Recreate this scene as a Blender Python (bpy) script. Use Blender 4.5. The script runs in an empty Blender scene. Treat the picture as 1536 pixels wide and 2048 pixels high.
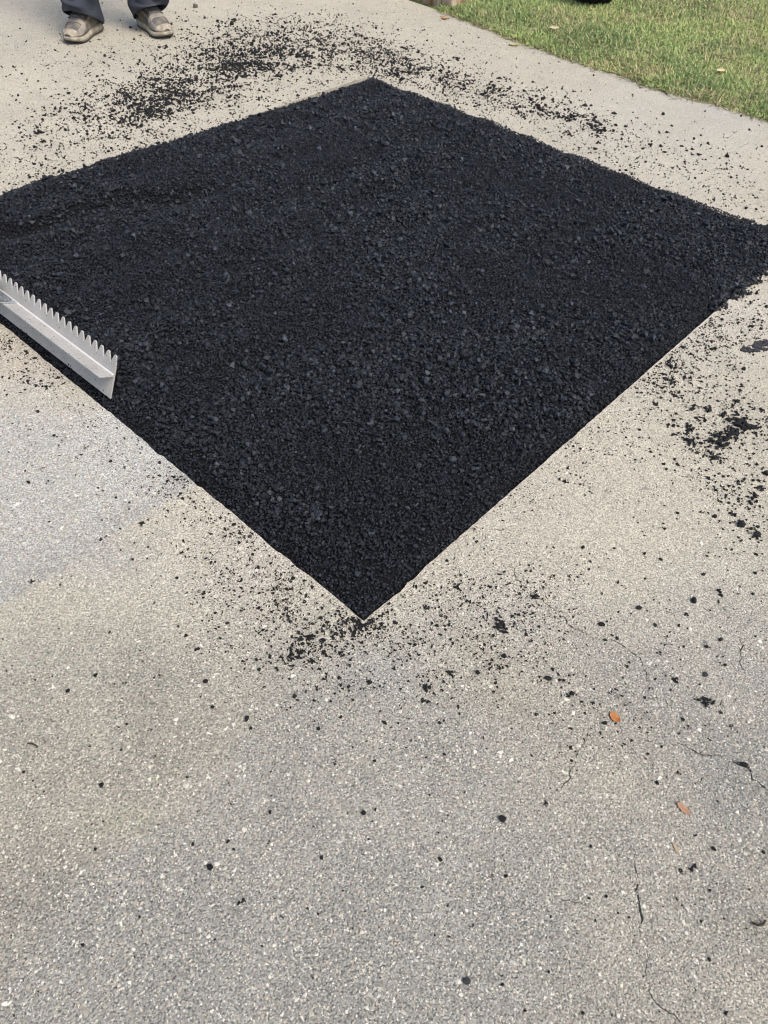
import bpy, bmesh, math, random
import numpy as np
from mathutils import Vector, Matrix, noise as mnoise
from mathutils.geometry import delaunay_2d_cdt

S = bpy.context.scene
COL = S.collection
rng = np.random.default_rng(7)
random.seed(7)
R = math.radians

# ------------------------------------------------------------------ camera
CAM_H, FPX, PITCH, ROLL = 1.35, 1430.0, R(49.15), R(3.9)
_cp, _sp, _cr, _sr = math.cos(PITCH), math.sin(PITCH), math.cos(ROLL), math.sin(ROLL)
FW = np.array([0, _cp, -_sp]); _u0 = np.array([0, _sp, _cp]); _r0 = np.array([1.0, 0, 0])
RT = _cr * _r0 + _sr * _u0
UP = -_sr * _r0 + _cr * _u0
CP = np.array([0, 0, CAM_H])
cam = bpy.data.cameras.new('camera'); camo = bpy.data.objects.new('camera', cam); COL.objects.link(camo)
cam.sensor_fit = 'VERTICAL'; cam.sensor_height = 36.0; cam.lens = FPX / 2048 * 36.0
cam.clip_start = 0.05; cam.clip_end = 500
m = Matrix.Identity(4)
for i in range(3):
    m[i][0], m[i][1], m[i][2], m[i][3] = RT[i], UP[i], -FW[i], CP[i]
camo.matrix_world = m
S.camera = camo

# ------------------------------------------------------------------ sky, sun, exposure
SUN_EL, SUN_AZ = R(56), R(128)          # azimuth from +y towards +x
w = bpy.data.worlds.new('World'); S.world = w; w.use_nodes = True
nt = w.node_tree; nt.nodes.clear()
sky = nt.nodes.new('ShaderNodeTexSky'); sky.sky_type = 'NISHITA'; sky.sun_disc = False
sky.sun_elevation = SUN_EL; sky.sun_rotation = SUN_AZ; sky.air_density = 1.0; sky.dust_density = 4.0; sky.ozone_density = 1.0
bg = nt.nodes.new('ShaderNodeBackground'); bg.inputs[1].default_value = 0.115
wo = nt.nodes.new('ShaderNodeOutputWorld')
nt.links.new(sky.outputs[0], bg.inputs[0]); nt.links.new(bg.outputs[0], wo.inputs[0])
sl = bpy.data.lights.new('sun', 'SUN'); sl.energy = 1.5; sl.angle = R(34); sl.color = (1.0, 0.95, 0.87)
so = bpy.data.objects.new('sun', sl); COL.objects.link(so)
sd = Vector((math.sin(SUN_AZ) * math.cos(SUN_EL), math.cos(SUN_AZ) * math.cos(SUN_EL), math.sin(SUN_EL)))
so.rotation_euler = sd.to_track_quat('Z', 'Y').to_euler(); so.location = (3, 4, 8)
vs = S.view_settings; vs.view_transform = 'Standard'; vs.look = 'None'; vs.gamma = 1.0; vs.use_curve_mapping = False
vs.exposure = 0.80
S.cycles.filter_width = 1.15

# ------------------------------------------------------------------ measuring helpers
def ground(px, z=0.0):
    """points of the photograph -> points of the ground plane (N,2)"""
    p = np.atleast_2d(np.asarray(px, float))
    d = ((p[:, :1] - 768) / FPX) * RT - ((p[:, 1:2] - 1024) / FPX) * UP + FW
    t = (z - CAM_H) / d[:, 2:3]
    return (CP + d * t)[:, :2]
def g1(x, y, z=0.0): return ground((x, y), z)[0]
def photo(p):
    d = np.asarray(p, float) - CP
    zc = d @ FW
    return np.stack([768 + FPX * (d @ RT) / zc, 1024 - FPX * (d @ UP) / zc, zc], -1)
def to3(xy, z=0.0):
    xy = np.atleast_2d(xy); return np.concatenate([xy, np.full((len(xy), 1), z)], 1)
def in_poly(P, poly):
    x, y = P[:, 0], P[:, 1]; r = np.zeros(len(P), bool); n = len(poly)
    for i in range(n):
        (x1, y1), (x2, y2) = poly[i], poly[(i + 1) % n]
        c = ((y1 > y) != (y2 > y)) & (x < (x2 - x1) * (y - y1) / (y2 - y1 + 1e-12) + x1)
        r ^= c
    return r

# value noise, vectorised
_perm = rng.random((64, 64))
def vnoise(x, y):
    xi = np.floor(x).astype(int); yi = np.floor(y).astype(int); fx = x - xi; fy = y - yi
    fx = fx * fx * (3 - 2 * fx); fy = fy * fy * (3 - 2 * fy)
    a = _perm[xi % 64, yi % 64]; b = _perm[(xi + 1) % 64, yi % 64]; c = _perm[xi % 64, (yi + 1) % 64]; d = _perm[(xi + 1) % 64, (yi + 1) % 64]
    return (a * (1 - fx) + b * fx) * (1 - fy) + (c * (1 - fx) + d * fx) * fy
def fbm(x, y, o=3):
    s = 0; a = 1; t = 0
    for k in range(o):
        s = s + a * vnoise(x * 2 ** k + 17.3 * k, y * 2 ** k + 5.1 * k); t += a; a *= .5
    return s / t
def sstep(a, b, x):
    t = np.clip((x - a) / (b - a), 0, 1); return t * t * (3 - 2 * t)

# ------------------------------------------------------------------ object helpers
def tag(o, label=None, cat=None, group=None, kind=None):
    if label: o['label'] = label
    if cat: o['category'] = cat
    if group: o['group'] = group
    if kind: o['kind'] = kind
    return o
def link(name, me, mat=None, parent=None, loc=None):
    o = bpy.data.objects.new(name, me); COL.objects.link(o)
    if mat and me is not None and not me.materials: me.materials.append(mat)
    if parent: o.parent = parent
    if loc is not None: o.location = loc
    return o
def mesh(name, v, f, smooth=False):
    me = bpy.data.meshes.new(name); me.from_pydata([tuple(map(float, q)) for q in v], [], [tuple(map(int, q)) for q in f])
    if smooth: me.polygons.foreach_set('use_smooth', [True] * len(me.polygons))
    me.update(); return me
def from_bm(name, bm, smooth=False):
    me = bpy.data.meshes.new(name); bm.normal_update(); bm.to_mesh(me); bm.free()
    if smooth: me.polygons.foreach_set('use_smooth', [True] * len(me.polygons))
    return me
def empty(name, loc=(0, 0, 0), rz=0.0):
    o = bpy.data.objects.new(name, None); COL.objects.link(o); o.location = loc; o.rotation_euler = (0, 0, rz)
    o.empty_display_size = .1; return o

# ------------------------------------------------------------------ material helpers
class NT:
    def __init__(s, name):
        s.m = bpy.data.materials.new(name); s.m.use_nodes = True; s.t = s.m.node_tree; s.t.nodes.clear()
        s.out = s.n('ShaderNodeOutputMaterial'); s.b = s.n('ShaderNodeBsdfPrincipled'); s.l(s.b.outputs[0], s.out.inputs[0])
    def n(s, k, **kw):
        q = s.t.nodes.new(k)
        for a, v in kw.items(): setattr(q, a, v)
        return q
    def l(s, a, b): s.t.links.new(a, b)
    def val(s, sock, v):
        if hasattr(v, 'is_linked'): s.l(v, sock)
        else: sock.default_value = v
    def coord(s, k='Object'): return s.n('ShaderNodeTexCoord').outputs[k]
    def noise(s, vec, scale, detail=2, rough=.5, out='Fac'):
        q = s.n('ShaderNodeTexNoise'); s.l(vec, q.inputs['Vector']); q.inputs['Scale'].default_value = scale
        q.inputs['Detail'].default_value = detail; q.inputs['Roughness'].default_value = rough; return q.outputs[out]
    def voro(s, vec, scale, out='Distance', feature='F1', rand=1.0):
        q = s.n('ShaderNodeTexVoronoi', feature=feature); s.l(vec, q.inputs['Vector']); q.inputs['Scale'].default_value = scale
        q.inputs['Randomness'].default_value = rand
        return q.outputs[out] if isinstance(out, str) else [q.outputs[k] for k in out]
    def math(s, op, a, b=0.0, c=None, clamp=False):
        q = s.n('ShaderNodeMath', operation=op, use_clamp=clamp); s.val(q.inputs[0], a); s.val(q.inputs[1], b)
        if c is not None: s.val(q.inputs[2], c)
        return q.outputs[0]
    def mapr(s, v, a, b, c=0.0, d=1.0):
        q = s.n('ShaderNodeMapRange'); s.val(q.inputs[0], v)
        for i, k in enumerate((a, b, c, d)): q.inputs[i + 1].default_value = k
        return q.outputs[0]
    def mix(s, fac, a, b, blend='MIX'):
        q = s.n('ShaderNodeMix', data_type='RGBA', blend_type=blend); s.val(q.inputs[0], fac)
        for k, v in ((6, a), (7, b)):
            if hasattr(v, 'is_linked'): s.l(v, q.inputs[k])
            else: q.inputs[k].default_value = (*v, 1)
        return q.outputs[2]
    def ramp(s, fac, stops, interp='LINEAR'):
        q = s.n('ShaderNodeValToRGB'); e = q.color_ramp; e.interpolation = interp
        while len(e.elements) < len(stops): e.elements.new(.5)
        for el, (p, c) in zip(e.elements, stops): el.position = p; el.color = (*c, 1)
        s.val(q.inputs[0], fac); return q.outputs[0]
    def sep(s, c, k=0): q = s.n('ShaderNodeSeparateColor'); s.l(c, q.inputs[0]); return q.outputs[k]
    def set(s, col=None, rough=None, spec=None, metal=None, bump=None, bdist=.002, bstr=1.0):
        i = s.b.inputs
        if col is not None:
            if hasattr(col, 'is_linked'): s.l(col, i['Base Color'])
            else: i['Base Color'].default_value = (*col, 1)
        if rough is not None: s.val(i['Roughness'], rough)
        if spec is not None: s.val(i['Specular IOR Level'], spec)
        if metal is not None: s.val(i['Metallic'], metal)
        if bump is not None:
            q = s.n('ShaderNodeBump'); q.inputs['Distance'].default_value = bdist; q.inputs['Strength'].default_value = bstr
            s.l(bump, q.inputs['Height']); s.l(q.outputs[0], i['Normal'])
        return s.m

def mat_concrete():
    t = NT('concrete'); c = t.coord()
    tint = t.n('ShaderNodeAttribute', attribute_name='tint').outputs['Color']
    wear = t.n('ShaderNodeAttribute', attribute_name='wear').outputs['Fac']
    # sand grain
    n1 = t.noise(c, 520, 3, .65); n2 = t.noise(c, 170, 2, .6); n3 = t.noise(c, 2.2, 5, .6); n4 = t.noise(c, 11, 4, .6)
    # small aggregate cells
    warp = t.n('ShaderNodeVectorMath', operation='MULTIPLY_ADD'); wn = t.n('ShaderNodeTexNoise'); t.l(c, wn.inputs['Vector']); wn.inputs['Scale'].default_value = 240; wn.inputs['Detail'].default_value = 2
    t.l(wn.outputs['Color'], warp.inputs[0]); warp.inputs[1].default_value = (.0085, .0085, .0085); t.l(c, warp.inputs[2]); cw = warp.outputs[0]
    va_d, va_c = t.voro(cw, 150, ('Distance', 'Color')); vb_d, vb_c = t.voro(c, 300, ('Distance', 'Color'))
    ra = t.sep(va_c, 0); rb = t.sep(vb_c, 1)
    grain = t.math('ADD', t.math('MULTIPLY', t.math('SUBTRACT', n1, .5), 1.5), t.math('MULTIPLY', t.math('SUBTRACT', rb, .5), .8))
    blotch = t.math('ADD', t.math('MULTIPLY', t.math('SUBTRACT', n3, .5), .34), t.math('MULTIPLY', t.math('SUBTRACT', n4, .5), .26))
    val = t.math('ADD', 1.0, t.math('ADD', t.math('MULTIPLY', grain, .78), blotch))
    base = t.n('ShaderNodeVectorMath', operation='SCALE'); t.l(tint, base.inputs[0]); t.l(val, base.inputs['Scale'])
    col = base.outputs[0]
    # exposed stone chips, light and cream, where the paste is worn away
    chip = t.math('MULTIPLY', t.mapr(va_d, .34, .44, 1, 0), t.mapr(ra, .48, .54, 0, 1))
    chipc = t.ramp(t.sep(va_c, 2), [(0, (.58, .545, .455)), (.35, (.68, .65, .56)), (.62, (.52, .42, .33)), (.8, (.30, .30, .285)), (1, (.62, .575, .43))])
    col = t.mix(t.math('MULTIPLY', chip, t.math('MULTIPLY_ADD', wear, .80, .10)), col, chipc)
    # pits, coloured darker and sunk in the bump
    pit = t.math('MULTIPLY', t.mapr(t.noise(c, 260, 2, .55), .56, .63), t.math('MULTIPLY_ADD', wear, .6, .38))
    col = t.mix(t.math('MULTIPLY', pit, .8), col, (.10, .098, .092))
    # black asphalt dust sticking in specks
    spk = t.mapr(t.noise(c, 420, 1, .5), .68, .73); spm = t.n('ShaderNodeAttribute', attribute_name='dust').outputs['Fac']
    col = t.mix(t.math('MULTIPLY', spk, spm), col, (.02, .02, .022))
    h = t.math('ADD', t.math('MULTIPLY', n1, .35), t.math('MULTIPLY', t.math('SUBTRACT', 1.0, vb_d), .75))
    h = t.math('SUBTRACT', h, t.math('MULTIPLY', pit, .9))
    h = t.math('ADD', h, t.math('MULTIPLY', chip, t.math('MULTIPLY_ADD', wear, .5, .1)))
    h = t.math('ADD', h, t.math('MULTIPLY', t.noise(c, 60, 2), .25))
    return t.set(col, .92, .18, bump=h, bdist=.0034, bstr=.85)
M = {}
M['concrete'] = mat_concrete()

def mat_stone(name, lo, hi, extra=None, rough=.52, spec=.42, bump=True):
    t = NT(name); r = t.n('ShaderNodeObjectInfo').outputs['Random']; c = t.coord()
    stops = [(0, lo), (.85, hi)] + ([(1.0, extra)] if extra else [])
    col = t.ramp(r, stops)
    n = t.noise(c, 260, 2, .6)
    col = t.mix(t.mapr(n, .35, .7), col, tuple(.62 * x for x in lo), 'MIX')
    return t.set(col, rough, spec, bump=n if bump else None, bdist=.0015, bstr=.6)
M['asphalt_base'] = (lambda t: t.set(t.ramp(t.noise(t.coord(), 200, 3, .7), [(.3, (.003, .0032, .004)), (.75, (.008, .0085, .010))]), .75, .2, bump=t.noise(t.coord(), 190, 3, .7), bdist=.006, bstr=1.0))(NT('asphalt_base'))
M['asphalt_stone'] = mat_stone('asphalt_stone', (.0042, .0054, .0088), (.0200, .0245, .0350), (.078, .088, .108))
M['asphalt_big'] = mat_stone('asphalt_big', (.013, .0152, .021), (.040, .046, .060), (.095, .103, .12))
M['crumb'] = mat_stone('crumb', (.008, .0083, .0095), (.019, .0195, .021), rough=.6, spec=.25)
M['crumb_grey'] = mat_stone('crumb_grey', (.05, .052, .056), (.07, .072, .075), rough=.8, spec=.2)
M['crumb_tan'] = mat_stone('crumb_tan', (.13, .11, .085), (.17, .14, .11), rough=.85, spec=.2)
t = NT('pebble'); r_ = t.n('ShaderNodeObjectInfo').outputs['Random']
pc = t.ramp(r_, [(0, (.25, .238, .205)), (.2, (.40, .378, .318)), (.4, (.33, .308, .262)), (.5, (.22, .217, .204)), (.57, (.58, .555, .475)), (.72, (.80, .77, .68)), (.82, (.50, .41, .325)), (.9, (.13, .13, .13)), (1, (.70, .665, .50))])
pn = t.noise(t.coord(), 330, 3, .6)
M['pebble'] = t.set(t.mix(t.mapr(pn, .4, .75, .0, .6), pc, (.22, .21, .18)), .85, .2, bump=pn, bdist=.001, bstr=.6)

# ------------------------------------------------------------------ layout of the repair
NEAR, RIGHT, FAR, LEFT = ground([(728, 1242), (1588, 483.5), (735, 153), (-211.7, 471)])
def uv_of(P):
    """u along the near-right edge, v along the near-left edge"""
    A = np.array([RIGHT - NEAR, LEFT - NEAR]).T
    return (np.linalg.inv(A) @ (P - NEAR).T).T
def of_uv(uv):
    u, v = uv[:, :1], uv[:, 1:2]
    return NEAR * (1 - u) * (1 - v) + RIGHT * u * (1 - v) + FAR * u * v + LEFT * v * (1 - u)
LU, LV = np.linalg.norm(RIGHT - NEAR), np.linalg.norm(LEFT - NEAR)
# lawn edge: points of the photograph on the ground
LAWN_PX = [(893, 26), (950, 48), (1040, 84), (1120, 112), (1200, 138), (1330, 183), (1440, 212), (1536, 242)]
LE = ground(LAWN_PX)
dl = (LE[-1] - LE[0]) / np.linalg.norm(LE[-1] - LE[0]); nl = np.array([-dl[1], dl[0]])
if nl[1] < 0: nl = -nl
lawn_line = np.concatenate([[LE[0] - dl * 9], LE, [LE[-1] + dl * 9]])
def lawn_side(P): return (P - LE[0]) @ nl       # >0 on the lawn

# ------------------------------------------------------------------ driveway slab with the cut hole and open cracks
def edge_pts(a, b, n, amp, chips):
    t_ = np.linspace(0, 1, n, endpoint=False)[:, None]; p = a + (b - a) * t_
    d = (b - a) / np.linalg.norm(b - a); nn = np.array([d[1], -d[0]])     # outwards for ccw order
    o = (rng.random(n) - .5) * amp
    for c in range(chips):
        k = rng.integers(2, n - 3); ww = rng.integers(1, 3); o[k - ww:k + ww] += rng.random() * amp * 1.8
    o[0] = 0
    return p + nn * o[:, None]
hole = np.concatenate([edge_pts(NEAR, RIGHT, 150, .0022, 7), edge_pts(RIGHT, FAR, 90, .003, 8),
                       edge_pts(FAR, LEFT, 110, .0022, 6), edge_pts(LEFT, NEAR, 170, .003, 14)])
CRACKS = [  # photograph points, widths in mm
    ([(1267, 1690), (1272, 1760), (1280, 1812), (1285, 1842), (1276, 1862), (1290, 1888), (1297, 1912), (1294, 1945), (1301, 1985), (1318, 2012), (1350, 2032), (1372, 2060)], 4.2),
    ([(1352, 1484), (1378, 1496), (1398, 1509), (1434, 1510), (1462, 1524), (1496, 1536), (1506, 1556), (1528, 1574), (1560, 1590)], 4.6),
    ([(904, 1076), (922, 1084), (938, 1097)], 3.6), ([(1000, 1124), (1028, 1138), (1034, 1160), (1054, 1176), (1080, 1196), (1106, 1220), (1128, 1236), (1138, 1252), (1166, 1264), (1188, 1276), (1208, 1281), (1222, 1278), (1240, 1287), (1258, 1302), (1280, 1316), (1288, 1340), (1298, 1362), (1296, 1380)], 3.4),
    ([(1398, 1208), (1424, 1228), (1448, 1254), (1478, 1272), (1484, 1292), (1481, 1326), (1494, 1354)], 2.6),
    ([(1186, 1446), (1172, 1480), (1150, 1518), (1136, 1560), (1120, 1580)], 2.2),
    ([(78, 838), (96, 872), (130, 884), (158, 892), (170, 920), (178, 942)], 1.5),
    ([(1430, 320), (1446, 312), (1478, 296), (1500, 284), (1536, 278)], 3.0),
    ([(1253, 1704), (1258, 1740), (1266, 1774)], 2.0), ([(560, 1392), (590, 1398), (640, 1404)], 1.6),
    ([(1360, 1640), (1356, 1672), (1366, 1696)], 1.8), ([(1110, 1795), (1140, 1802), (1170, 1810)], 1.8),
]
def crack_poly(px, wmm):
    P = ground(px); Q = []
    for i in range(len(P) - 1):
        n = max(2, int(np.linalg.norm(P[i + 1] - P[i]) / .007))
        for k in range(n): Q.append(P[i] + (P[i + 1] - P[i]) * k / n)
    Q.append(P[-1]); Q = np.array(Q); Q[1:-1] += (rng.random((len(Q) - 2, 2)) - .5) * .0062
    T = np.gradient(Q, axis=0); T /= np.linalg.norm(T, axis=1)[:, None]; N = np.stack([-T[:, 1], T[:, 0]], 1)
    s = np.linspace(0, 1, len(Q)); wd = wmm * .00034 * np.clip(np.minimum(s, 1 - s) * 9, .12, 1) * (.15 + 1.7 * rng.random(len(Q))) * np.clip((fbm(Q[:, 0] * 16, Q[:, 1] * 16) - .34) * 5, .3, 1.1)
    return np.concatenate([Q + N * wd[:, None], (Q - N * wd[:, None])[::-1]])
crack_polys = [crack_poly(*c) for c in CRACKS]
crack_lines = [ground(c[0]) for c in CRACKS]
far_d = dl * 12
outer = [(-9, -4), (9, -4), tuple(LE[-1] + dl * 9)] + [tuple(q) for q in LE[::-1]] + [tuple(LE[0] - dl * 11), (-9, 11)]
# keep the outline simple and counter-clockwise
o2 = np.array(outer); area = np.sum(o2[:, 0] * np.roll(o2[:, 1], -1) - np.roll(o2[:, 0], -1) * o2[:, 1])
if area < 0: o2 = o2[::-1]
verts, faces = [], []
def add_ring(P):
    P = np.asarray(P); a = np.sum(P[:, 0] * np.roll(P[:, 1], -1) - np.roll(P[:, 0], -1) * P[:, 1])
    if a < 0: P = P[::-1]
    k = len(verts); verts.extend(P.tolist()); faces.append(list(range(k, k + len(P))))
add_ring(o2); add_ring(hole)
for cpoly in crack_polys: add_ring(cpoly)
gx, gy = np.meshgrid(np.arange(-2.7, 2.9, .042), np.arange(1.8, 6.4, .042)); G = np.stack([gx.ravel(), gy.ravel()], 1) + (rng.random((gx.size, 2)) - .5) * .02
gx, gy = np.meshgrid(np.arange(-2.7, 2.9, .021), np.arange(-.1, 1.78, .021)); G = np.concatenate([G, np.stack([gx.ravel(), gy.ravel()], 1) + (rng.random((gx.size, 2)) - .5) * .01])
uvg = uv_of(G); inh = (uvg[:, 0] > -.006) & (uvg[:, 0] < 1.006) & (uvg[:, 1] > -.006) & (uvg[:, 1] < 1.006)
G = G[(~inh) & (lawn_side(G) < -.02)]
keep = np.ones(len(G), bool)
for cpoly in crack_polys:
    lo, hi = cpoly.min(0) - .02, cpoly.max(0) + .02; sel = np.where(((G > lo) & (G < hi)).all(1))[0]
    if len(sel):
        D = np.min(np.linalg.norm(G[sel][:, None] - cpoly[None], axis=2), axis=1); keep[sel[D < .008]] = False
G = G[keep]
gx, gy = np.meshgrid(np.arange(-8.8, 8.8, .5), np.arange(-3.8, 10, .5)); G2 = np.stack([gx.ravel(), gy.ravel()], 1)
G2 = G2[(lawn_side(G2) < -.1) & ~((np.abs(G2[:, 0]) < 2.9) & (G2[:, 1] > -.3) & (G2[:, 1] < 6.6))]
verts.extend(G.tolist()); verts.extend(G2.tolist())
vo, eo, fo, _, _, of = delaunay_2d_cdt([Vector(v) for v in verts], [], faces, 0, 1e-6)
bm = bmesh.new(); bv = [bm.verts.new((v[0], v[1], 0)) for v in vo]; crackf = []
for f_, o_ in zip(fo, of):
    if 0 not in o_ or 1 in o_: continue
    try: q = bm.faces.new([bv[i] for i in f_])
    except ValueError: continue
    if any(k >= 2 for k in o_): crackf.append(q)
for v in [v for v in bm.verts if not v.link_faces]: bm.verts.remove(v)
for q in bm.faces:
    q.normal_update()
    if q.normal.z < 0: q.normal_flip()
ex = bmesh.ops.extrude_face_region(bm, geom=crackf)
for v in [g for g in ex['geom'] if isinstance(g, bmesh.types.BMVert)]: v.co.z = -.004 - .004 * random.random()
bmesh.ops.delete(bm, geom=[f for f in crackf if f.is_valid], context='FACES_ONLY')
be = [e for e in bm.edges if len(e.link_faces) == 1 and e.verts[0].co.z > -.001 and e.verts[1].co.z > -.001]
ex = bmesh.ops.extrude_edge_only(bm, edges=be)
for v in [g for g in ex['geom'] if isinstance(g, bmesh.types.BMVert)]: v.co.z = -.09
bmesh.ops.recalc_face_normals(bm, faces=bm.faces)
me = from_bm('driveway', bm)
co = np.empty(len(me.vertices) * 3); me.vertices.foreach_get('co', co); co = co.reshape(-1, 3)
# stains and weathering that belong to the slab
tint = np.tile(np.array([.485, .442, .362]), (len(co), 1)); wear = np.full(len(co), .45); dust = np.zeros(len(co))
front = (co @ FW - CP @ FW) > .3
ph = np.full((len(co), 2), -9999.0); q_ = photo(co[front]); ph[front] = q_[:, :2]
wob = (fbm(co[:, 0] * 7, co[:, 1] * 7) - .5)
STAINS = [  # x, y, rx, ry, colour, strength
    (60, 1330, 420, 190, (.430, .412, .345), .8), (330, 1500, 330, 200, (.385, .365, .305), .7),
    (1050, 1900, 560, 360, (.385, .37, .33), .8), (450, 1960, 430, 230, (.325, .315, .285), .75), (60, 1920, 300, 240, (.335, .32, .28), .7),
    (1440, 1500, 260, 330, (.345, .337, .315), .75), (1300, 1330, 200, 120, (.37, .355, .325), .6),
    (760, 1330, 270, 120, (.385, .372, .345), .75), (470, 1120, 170, 120, (.49, .44, .385), .7), (1000, 1220, 120, 90, (.46, .42, .375), .6),
    (1130, 1040, 300, 150, (.50, .455, .38), .7), (1010, 1390, 75, 60, (.43, .35, .25), .5), (950, 1300, 60, 50, (.42, .37, .28), .4),
    (1400, 640, 260, 120, (.52, .475, .41), .7), (60, 720, 150, 90, (.50, .445, .385), .7),
    (1350, 250, 330, 160, (.50, .46, .40), .6), (240, 240, 420, 160, (.52, .475, .40), .6), (60, 60, 260, 90, (.44, .41, .35), .5), (1470, 200, 160, 70, (.46, .44, .395), .7),
    (600, 1640, 90, 60, (.31, .30, .27), .5), (250, 1640, 110, 22, (.47, .47, .33), .55),
    (210, 1120, 120, 60, (.37, .37, .36), .6), (700, 1900, 200, 120, (.36, .345, .30), .5),
]
for x, y, rx, ry, c_, s_ in STAINS:
    k = np.exp(-(((ph[:, 0] - x) / rx) ** 2 + ((ph[:, 1] - y) / ry) ** 2) * 1.2) * s_ * np.clip(1 + wob * 1.7, .1, 1.7)
    k = np.clip(k, 0, 1)[:, None]; tint = tint * (1 - k) + np.array(c_) * k
# the washed pale grey area at the left of the repair, with its straight lower border
bl = (1212 - ph[:, 1]) - .62 * (ph[:, 0]) + wob * 16; br_ = 410 + .25 * (900 - ph[:, 1]) - ph[:, 0] + wob * 90; bt = ph[:, 1] - 800 + wob * 80
k = sstep(-6, 7, bl) * sstep(-40, 60, br_) * sstep(-60, 70, bt); k[~front] = 0
tint = tint * (1 - k[:, None] * .9) + np.array([.485, .478, .45]) * (1 - .20 * np.exp(-(bl / 60) ** 2))[:, None] * k[:, None] * .9
wear = np.where(front, .25 + .75 * sstep(900, 1500, ph[:, 1]) * np.clip(.8 + wob, .3, 1.2), .7)
wear = np.maximum(wear, .7 * k)
for x, y, rx, ry, s_ in [(470, 130, 330, 90, 1), (700, 120, 250, 90, .9), (1000, 210, 300, 80, .8), (1350, 320, 260, 120, .5), (250, 330, 320, 90, .6), (1450, 820, 190, 240, 1), (700, 1230, 220, 120, .8), (1020, 1200, 200, 140, .7), (1100, 1400, 300, 150, .4), (400, 1050, 160, 120, .4), (1350, 690, 140, 90, .7), (60, 730, 130, 90, .6)]:
    dust = np.maximum(dust, s_ * np.exp(-(((ph[:, 0] - x) / rx) ** 2 + ((ph[:, 1] - y) / ry) ** 2) * 1.3))
worn = (sstep(1130, 1520, ph[:, 1]) * np.clip(.85 + wob * .8, .3, 1.1) * front)[:, None]; tint = tint * (1 - .26 * worn * np.array([1.0, .97, .99]))
for nm, a in (('wear', wear), ('dust', dust)):
    at = me.attributes.new(nm, 'FLOAT', 'POINT'); at.data.foreach_set('value', a.astype(np.float32))
gl = ((ph[:, 0] - 560) * 420 + (ph[:, 1] - 1380) * 410) / 587 + wob * 70      # the greyer worn part starts along a soft diagonal
k = (sstep(-25, 45, gl) * sstep(1330, 1480, ph[:, 1]) * sstep(1250, 900, ph[:, 0]) * front * .5)[:, None]; tint = tint * (1 - k) + np.array([.29, .288, .275]) * k
tint = tint * np.array([.992, 1.006, .986])
at = me.attributes.new('tint', 'FLOAT_COLOR', 'POINT'); at.data.foreach_set('color', np.concatenate([tint, np.ones((len(co), 1))], 1).astype(np.float32).ravel())
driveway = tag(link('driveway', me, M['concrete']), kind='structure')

# earth under everything, out to the horizon
t = NT('earth'); M['earth'] = t.set(t.ramp(t.noise(t.coord(), 9, 4), [(.3, (.075, .095, .035)), (.7, (.12, .135, .055))]), .95, .1)
bm = bmesh.new(); bmesh.ops.create_grid(bm, x_segments=8, y_segments=8, size=160)
for v in bm.verts: v.co.z = -.1
tag(link('ground', from_bm('ground', bm), M['earth']), kind='structure')

# ------------------------------------------------------------------ rocks: mesh variants and instanced stuff
def rock_mesh(name, seed, sub=2, amp=.28, sx=1, sy=1, sz=.75, lobes=1, mat=None):
    r0 = random.Random(seed); bm = bmesh.new()
    for k in range(lobes):
        b2 = bmesh.new(); bmesh.ops.create_icosphere(b2, subdivisions=sub, radius=.5)
        off = Vector((r0.uniform(0, 60), r0.uniform(0, 60), r0.uniform(0, 60)))
        for v in b2.verts:
            d = v.co.normalized()
            q = 1 + amp * mnoise.noise(d * 1.4 + off) * 1.6 + amp * .5 * mnoise.noise(d * 3.1 + off)
            v.co = Vector((d.x * sx, d.y * sy, d.z * sz)) * .5 * q
        if lobes > 1:
            big = .34 if lobes < 20 else .2
            s = r0.uniform(.55, 1.1) * big; a = r0.uniform(0, 6.28); rr = .46 * r0.random() ** .6 * (1 + .25 * math.sin(3 * a + seed))
            for v in b2.verts: v.co = Vector((v.co.x, v.co.y, v.co.z)) * s + Vector((math.cos(a) * rr * sx, math.sin(a) * rr * sy, s * .3 + max(0, .25 - rr) * r0.uniform(.1, .5) * big))
        tmp = bpy.data.meshes.new('tmp'); b2.to_mesh(tmp); b2.free(); bm.from_mesh(tmp); bpy.data.meshes.remove(tmp)
    me = from_bm(name, bm)
    if mat: me.materials.append(mat)
    return me

def chunk_mesh(name, seed, sx=1, sy=1, sz=.75, n=15, mat=None):
    r0 = random.Random(seed); bm = bmesh.new()
    for k in range(n):
        z = 1 - 2 * (k + .5) / n; a = k * 2.39996 + r0.uniform(-.5, .5); q = math.sqrt(1 - z * z); f = r0.uniform(.66, 1.08)
        bm.verts.new((q * math.cos(a) * f * sx * .5, q * math.sin(a) * f * sy * .5, z * f * sz * .5))
    h_ = bmesh.ops.convex_hull(bm, input=bm.verts[:]); junk = list({g for k in ('geom_interior', 'geom_unused') for g in h_[k] if isinstance(g, bmesh.types.BMVert)})
    if junk: bmesh.ops.delete(bm, geom=junk, context='VERTS')
    bmesh.ops.recalc_face_normals(bm, faces=bm.faces); me = from_bm(name, bm)
    if mat: me.materials.append(mat)
    return me

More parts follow.
